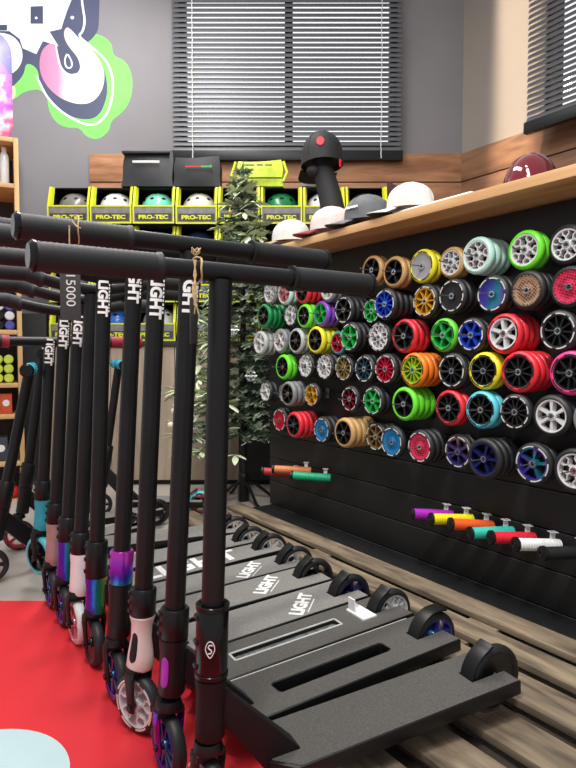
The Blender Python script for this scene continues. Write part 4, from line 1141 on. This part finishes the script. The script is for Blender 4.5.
for i, c in enumerate(cfg):
    c['dw'] = (min(.076, half_gap(i, i-1)) if i else .060, min(.076, half_gap(i, i+1)) if i < 8 else .06)
    c.setdefault('bars', .283)
    scooter(Ss[i], Rs[i], tops[i][0], tops[i][1], barz[i], **c)

# scooters standing on the floor behind
def far(label, bx_, by_, z0, topx, barz_, rearv, grip, **kw):
    S = on_z(bx_, by_, 0); q_ = (kw.pop('px3')-CX)/F
    S = Vector((q_*(cp*S.y-sp*(.30-CAMZ)), S.y, 0))
    scooter(S, S+Vector(rearv), topx, 0, barz_, bars=.22, barrot=kw.pop('barrot', radians(111)), label=label, group='scooters on the bare floor', gripm=grip, rearz=.0, frontz=.0, **kw)
tg = mat('teal_grip', (50, 170, 196), .5)
far('black floor scooter with teal grips cut by the left edge', -3, 578, 0, 31, .705, (.34, .36, 0), tg, px3=6, dw=.048, fw=('black', 's5', 'black'), rw=('black', 's5', 'black'))
far('black floor scooter with teal grips beside the pine shelf', 17, 548, 0, 44, .748, (.42, .30, 0), tg, px3=28, dw=.048, fw=('black', 's5', 'red'), rw=('black', 's5', 'black'))
far('black floor scooter with teal rear tyre in front of the brown counter', 101, 517, 0, 119, .70, (.42, .02, 0), tg, px3=107, fw=('black', 's5', 'black'), rw=('cyan', 's5', 'red'))

# ------------------------------------------------------------------ price tags on twine
twine = mat('jute_twine', (206, 178, 132), .9, var=.2, scale=200)
slate = mat('slate_card_tag', (66, 66, 66), .7, var=.06)
def twine_loop(p, r_, axis_dir):
    """a loop of twine round a bar at p"""
    u = Vector((0, 0, 1)); v = axis_dir.cross(u).normalized()
    return [p+u*cos(a)*r_+v*sin(a)*r_+axis_dir*.002*sin(3*a) for a in [i*2*pi/20 for i in range(21)]]
def scooter_bar_point(i, s):
    S = Ss[i]; q = (tops[i][0]-CX)/F
    p = on_line_top(i)
    return p+N*s
def on_line_top(i):
    rv = Rs[i]-Ss[i]; rv.z = 0; e = rv.normalized(); q = (tops[i][0]-CX)/F; b_ = Vector((Ss[i].x, Ss[i].y, barz[i]))
    d_ = (q*(cp*b_.y-sp*(barz[i]-CAMZ))-b_.x)/(e.x-q*cp*e.y)
    return b_+e*d_
# tag 15000 from the second scooter's left grip
q = ray(75, 228); top2 = on_line_top(1)
# where along the bar does column 75 fall
def along(i, px):
    p = on_line_top(i); qq = (px-CX)/F
    s = (qq*(cp*p.y-sp*(p.z-CAMZ))-p.x)/(N.x-qq*cp*N.y); return p+N*s
p = along(1, 75)
tg1 = thing('price_tag', 'dark grey tag chalked 15000 hanging from the second scooter grip', 'tag', p)
cw, ch = .030, .080
zc_ = on_y(75, 293, p.y-.03).z
off = Vector((0, -.024, zc_-p.z))
cd = obj('card', MB().box((-cw/2, -.0006, -ch/2), (cw/2, .0006, ch/2)).mesh('c', bevel=.0005), slate, tg1, off, (0, 0, radians(6)))
obj('lettering', text_mesh('15000', .0195, .0, .0004, 1.05), WHT, cd, (0.001, -.0009, .004), (pi/2, pi/2, 0))
b = MB().tube([v-p for v in twine_loop(p, .0240, N)], .0012, 6)
b.tube([Vector((0, -.0236, .004)), Vector((0, -.0245, -.02)), off+Vector((0, 0, ch/2-.004))], .0011, 6)
b.tube([Vector((.004, -.0236, .01)), Vector((.012, -.026, .002)), Vector((.018, -.027, -.001))], .001, 6)
obj('twine', b, twine, tg1)
p = along(0, 197)
tg2 = thing('price_tag', 'grey tag seen edge on, on frayed twine around the nearest handlebar', 'tag', p)
zt2 = on_y(195, 300, p.y).z-p.z; zb2 = on_y(193, 344, p.y).z-p.z
obj('card', MB().box((-.003, -.012, zb2), (-.0015, .014, zt2)).mesh('c', bevel=.0004), slate, tg2, (0, -.024, 0), (0, 0, radians(-14)))
b = MB().tube([v-p for v in twine_loop(p, .0185, N)], .0016, 6)
for k in range(5):
    jx = random.uniform(-.002, .002)
    b.tube([Vector((jx, -.0185, .012)), Vector((-jx, -.02, -.01)), Vector((jx*2, -.0225, -.03)), Vector((random.uniform(-.006, .006), -.024, random.uniform(-.072, -.05)))], .0010, 5)
b.tube([Vector((.0, -.019, -.01)), Vector((0, -.023, -.05)), Vector((-.002, -.024, zt2-.003))], .0013, 6)
for k in range(7):
    a = random.uniform(0, 6)
    b.tube([Vector((0, -.010, .0185)), Vector((.006*cos(a), -.011+.004*sin(a), .024)), Vector((.007*cos(a+1), -.01+.005*sin(a+1), .030))], .0011, 5)
obj('twine', b, twine, tg2)

# ------------------------------------------------------------------ christmas tree
tc = on_z(243, 503, 0)
tx, ty_ = tc.x, 3.0
tree = thing('christmas_tree', 'frosted artificial christmas tree between the counter and the wheel wall', 'tree', (tx, ty_, 0))
z_top = on_y(246, 166, ty_).z; z_bot = on_y(240, 452, ty_).z
obj('trunk', MB().lathe([(.018, .05), (.016, .6), (.006, z_top-.05)], 12, 'z').mesh('t'), mat('trunk_black', (30, 28, 26), .7), tree)
for k in range(4):
    a = k*pi/2+.5
    obj('stand_leg', MB().tube([(0, 0, .10), (cos(a)*.06, sin(a)*.06, .085), (cos(a)*.15, sin(a)*.15, .012), (cos(a)*.17, sin(a)*.17, .008)], .008, 8).mesh('l'), BLK, tree)
obj('stand_collar', MB().lathe([(.028, .0), (.028, .13), (.02, .14)], 16, 'z').mesh('c'), BLK, tree)
nd = {0: MB(), 1: MB()}
br = MB()
rnd = random.Random(3)
tips = []
GT = to_nt(Vector((tx, ty_, 0)))
for tier in range(24):
    f = tier/23
    zz = z_bot+.10+(z_top-z_bot-.14)*f
    rad_ = .36*(1-f)**.85+.035
    nb = int(15*(1-f)+5)
    for k in range(nb):
        a = 2*pi*(k+rnd.random()*.7)/nb+tier*.6
        L_ = rad_*rnd.uniform(.72, 1.05)
        d = Vector((cos(a), sin(a), 0))
        # stay clear of the gondola end and the counter
        tt = GT[1]+d.dot(D)*L_
        if d.dot(D) < 0 and tt < T1+.06: L_ = min(L_, max(.05, (GT[1]-T1-.06)/(-d.dot(D))))
        if d.y > 0: L_ = min(L_, (YB-.06-ty_)/d.y)
        pts = [d*(L_*q)+Vector((0, 0, zz-.02*q+.0*L_-.10*L_*q*q*2+.04*q)) for q in (0, .35, .7, 1)]
        br.tube(pts, [.004, .003, .002, .001], 5)
        tips.append(pts[-1])
        nn = int(24+L_*270)
        for j in range(nn):
            q = (j+.5)/nn
            if q < .12: continue
            seg_ = min(2, int(q*3)); u = q*3-seg_
            p_ = pts[seg_].lerp(pts[seg_+1], u)
            side = Vector((-d.y, d.x, 0))*rnd.choice((-1, 1))
            dr = (d*.55+side*rnd.uniform(.4, 1)+Vector((0, 0, rnd.uniform(-.5, .7)))).normalized()
            ln = rnd.uniform(.018, .040); wd = .0036
            wv = dr.cross(Vector((rnd.random(), rnd.random(), rnd.random()+.2))).normalized()*wd
            q0, q1 = p_, p_+dr*ln
            nd[1 if (q > .62 and rnd.random() < .55) or rnd.random() < .12 else 0].add([q0-wv, q0+wv, q1+wv*.3, q1-wv*.3], [(0, 1, 2, 3)])
# crown tuft
for j in range(60):
    a = rnd.random()*6.28; dr = Vector((cos(a)*.5, sin(a)*.5, rnd.uniform(.1, 1))).normalized(); p_ = Vector((0, 0, z_top-rnd.random()*.09))
    wv = dr.cross(Vector((.3, .2, .9))).normalized()*.0028; q1 = p_+dr*.035
    nd[rnd.randint(0, 1)].add([p_-wv, p_+wv, q1+wv*.3, q1-wv*.3], [(0, 1, 2, 3)])
o = obj('branch', br.mesh('b'), mat('branch_green', (50, 58, 40), .8), tree); o['kind'] = 'stuff'
o = obj('needles', nd[0].mesh('n'), mat('needle_green', (84, 106, 80), .6, var=.35, scale=9), tree); o['kind'] = 'stuff'
o = obj('frosted_needles', nd[1].mesh('n'), mat('frost_needle', (184, 198, 176), .6, var=.2, scale=9), tree); o['kind'] = 'stuff'
# pale frosted leaf sprays
leafm = mat('pale_leaf', (206, 216, 180), .5, var=.15, scale=12)
def leaf_spray(name_parent, p, s):
    b = MB()
    for k in range(rnd.randint(3, 5)):
        a = rnd.random()*6.28; el = rnd.uniform(-.7, .5)
        d = Vector((cos(a)*cos(el), -abs(sin(a))*cos(el), sin(el))); 
        u = d.cross(Vector((0, .3, 1))).normalized(); v = u.cross(d)
        Mx = Matrix((( d.x, u.x, v.x, p.x), (d.y, u.y, v.y, p.y), (d.z, u.z, v.z, p.z), (0, 0, 0, 1)))
        vs = []; fs = []; n_ = 7
        for i in range(n_+1):
            q = i/n_; hw = s*.17*sin(pi*min(1, q*.93+.05))**.8; z_ = -.12*s*q*q
            vs += [(s*q, -hw, z_), (s*q, 0, z_+hw*.35), (s*q, hw, z_), (s*q, 0, z_+hw*.35-.0012)]
        for i in range(n_):
            for a_, b_ in ((0, 1), (1, 2), (2, 3), (3, 0)): fs.append((i*4+a_, i*4+b_, i*4+4+b_, i*4+4+a_))
        b.add(vs, fs, Mx)
    return b
fr = [t for t in tips if t.y < .06 and GT[1]+t.dot(D) > T1+.11]
for k in range(70):
    t = fr[int(k*len(fr)/70)]
    obj('frosted_leaf_spray', leaf_spray(tree, t*.97, rnd.uniform(.055, .1)).mesh('s', sharp=60), leafm, tree)
for px_, py_, s_ in ((213, 396, .12), (222, 432, .12), (205, 405, .10), (228, 404, .11), (182, 392, .10), (196, 452, .08), (236, 455, .09)):
    obj('frosted_leaf_spray', leaf_spray(tree, on_y(px_, py_, ty_-.24)-Vector((tx, ty_, 0)), s_).mesh('s', sharp=60), leafm, tree)
# specific pale sprays low on the visible side and a few baubles
baub = mat('pearl_bauble', (232, 226, 200), .2, coat=.5)
gold = mat('gold_bauble', (214, 190, 110), .2, .6)
silv = mat('silver_ornament', (206, 210, 210), .25, .7)
def bauble(label, px, py, r_, m):
    p = on_y(px, py, ty_-.27*max(.2, 1-(355-py+97)/290*.9) if py < 452 else ty_-.27)
    t = thing('bauble', label, 'bauble', p, 0, 'baubles on the tree')
    obj('ball', MB().lathe([(r_*sin(a), -r_*cos(a)) for a in [i*pi/12 for i in range(13)]], 20, 'z').mesh('b'), m, t)
    obj('cap', MB().lathe([(.005, r_*.96), (.005, r_+.006), (0, r_+.006)], 10, 'z').mesh('b'), silv, t)
    obj('hook', MB().tube([(0, 0, r_+.006), (.004, .002, r_+.018), (.004, .015, r_+.03)], .0009, 5).mesh('b'), silv, t)
bauble('pearl white bauble on the left side of the tree at counter height', 171, 425, .017, baub)
bauble('pearl white bauble just above the other one on the left of the tree', 174, 411, .016, baub)
bauble('gold bauble high on the tree in front of the boxes', 230, 212, .013, gold)
def star(label, px, py, dy):
    p = on_y(px, py, ty_-dy)
    t = thing('snowflake_ornament', label, 'ornament', p, 0, 'snowflakes on the tree')
    b = MB()
    for k in range(6):
        a = k*pi/3
        b.tube([(0, 0, 0), (.028*cos(a), 0, .028*sin(a))], .0022, 6)
        for sg in (-1, 1): b.tube([(.016*cos(a), 0, .016*sin(a)), (.025*cos(a+sg*.35), 0, .025*sin(a+sg*.35))], .0016, 5)
    obj('flake', b, silv, t)
    obj('rim', MB().tube([(.02*cos(a), 0, .02*sin(a)) for a in [i*2*pi/24 for i in range(25)]], .0018, 6), silv, t)
star('silver snowflake ornament left of the wheel wall, lower right of the tree', 251, 376, .27)
star('silver snowflake ornament halfway up the tree beside the nearest bar', 233, 330, .25)

# ------------------------------------------------------------------ light
W_ = bpy.data.worlds.new('world'); SC.world = W_; W_.use_nodes = True
bg = W_.node_tree.nodes['Background']; bg.inputs[0].default_value = (.95, .97, 1.0, 1)
wt = W_.node_tree; tcw = wt.nodes.new('ShaderNodeTexCoord'); sxw = wt.nodes.new('ShaderNodeSeparateXYZ'); wt.links.new(tcw.outputs['Generated'], sxw.inputs[0])
mr = wt.nodes.new('ShaderNodeMapRange'); mr.inputs['From Min'].default_value = .35; mr.inputs['From Max'].default_value = .9; mr.inputs['To Min'].default_value = .5; mr.inputs['To Max'].default_value = 1.35
wt.links.new(sxw.outputs['Y'], mr.inputs['Value']); wt.links.new(mr.outputs['Result'], bg.inputs[1])   # brighter sky on the window side
def area(name, loc, to, size, power, col=(1, 1, 1), sy=None):
    l = bpy.data.lights.new(name, 'AREA'); l.energy = power; l.color = col; l.size = size
    if sy: l.shape = 'RECTANGLE'; l.size_y = sy
    o = bpy.data.objects.new(name, l); COL.objects.link(o); o.location = loc
    o.rotation_euler = (Vector(to)-Vector(loc)).to_track_quat('-Z', 'Y').to_euler(); return o
def spot(name, loc, to, power, ang, blend=.5, col=(1, 1, 1), r_=.04):
    l = bpy.data.lights.new(name, 'SPOT'); l.energy = power; l.color = col; l.spot_size = radians(ang); l.spot_blend = blend; l.shadow_soft_size = r_
    o = bpy.data.objects.new(name, l); COL.objects.link(o); o.location = loc
    o.rotation_euler = (Vector(to)-Vector(loc)).to_track_quat('-Z', 'Y').to_euler(); return o
area('ceiling_light_near', (-.2, .2, 2.9), (-.1, 1.0, 0), .35, 46, (1, .98, .95), 1.5)
area('ceiling_light_far', (-.6, 2.4, 3.0), (-.6, 2.5, 0), .35, 52, (1, .98, .96), 1.6)
spot('display_spot', (-.25, .35, 2.5), nt(1.45, 1.3, .75), 105, 75, .8, (1, .97, .93))
spot('board_spot', nt(.9, 1.1, 2.8), nt(1.6, 1.4, 1.15), 40, 60, .7, (1, .93, .84))
spot('wall_fill_spot', (-.9, 1.8, 2.95), (-1.8, YW, 2.7), 170, 70, .9, (.95, .97, 1.0))  # added unseen lamp that brightens the hazy upper left wall
# added unseen strip lamp in place of the sun band on the right wall
tw = to_nt(on_n(514, 80, NR))[1]
o = area('sun_band_fill', nt(2.15, tw, 3.0), nt(NR, tw-.02, 2.33), .27, 3.0, (1, .84, .66), 1.25)
o.data.spread = radians(9)

vs_ = SC.view_settings
vs_.view_transform = 'Standard'; vs_.look = 'None'; vs_.gamma = 1; vs_.use_curve_mapping = False
vs_.exposure = 0.0
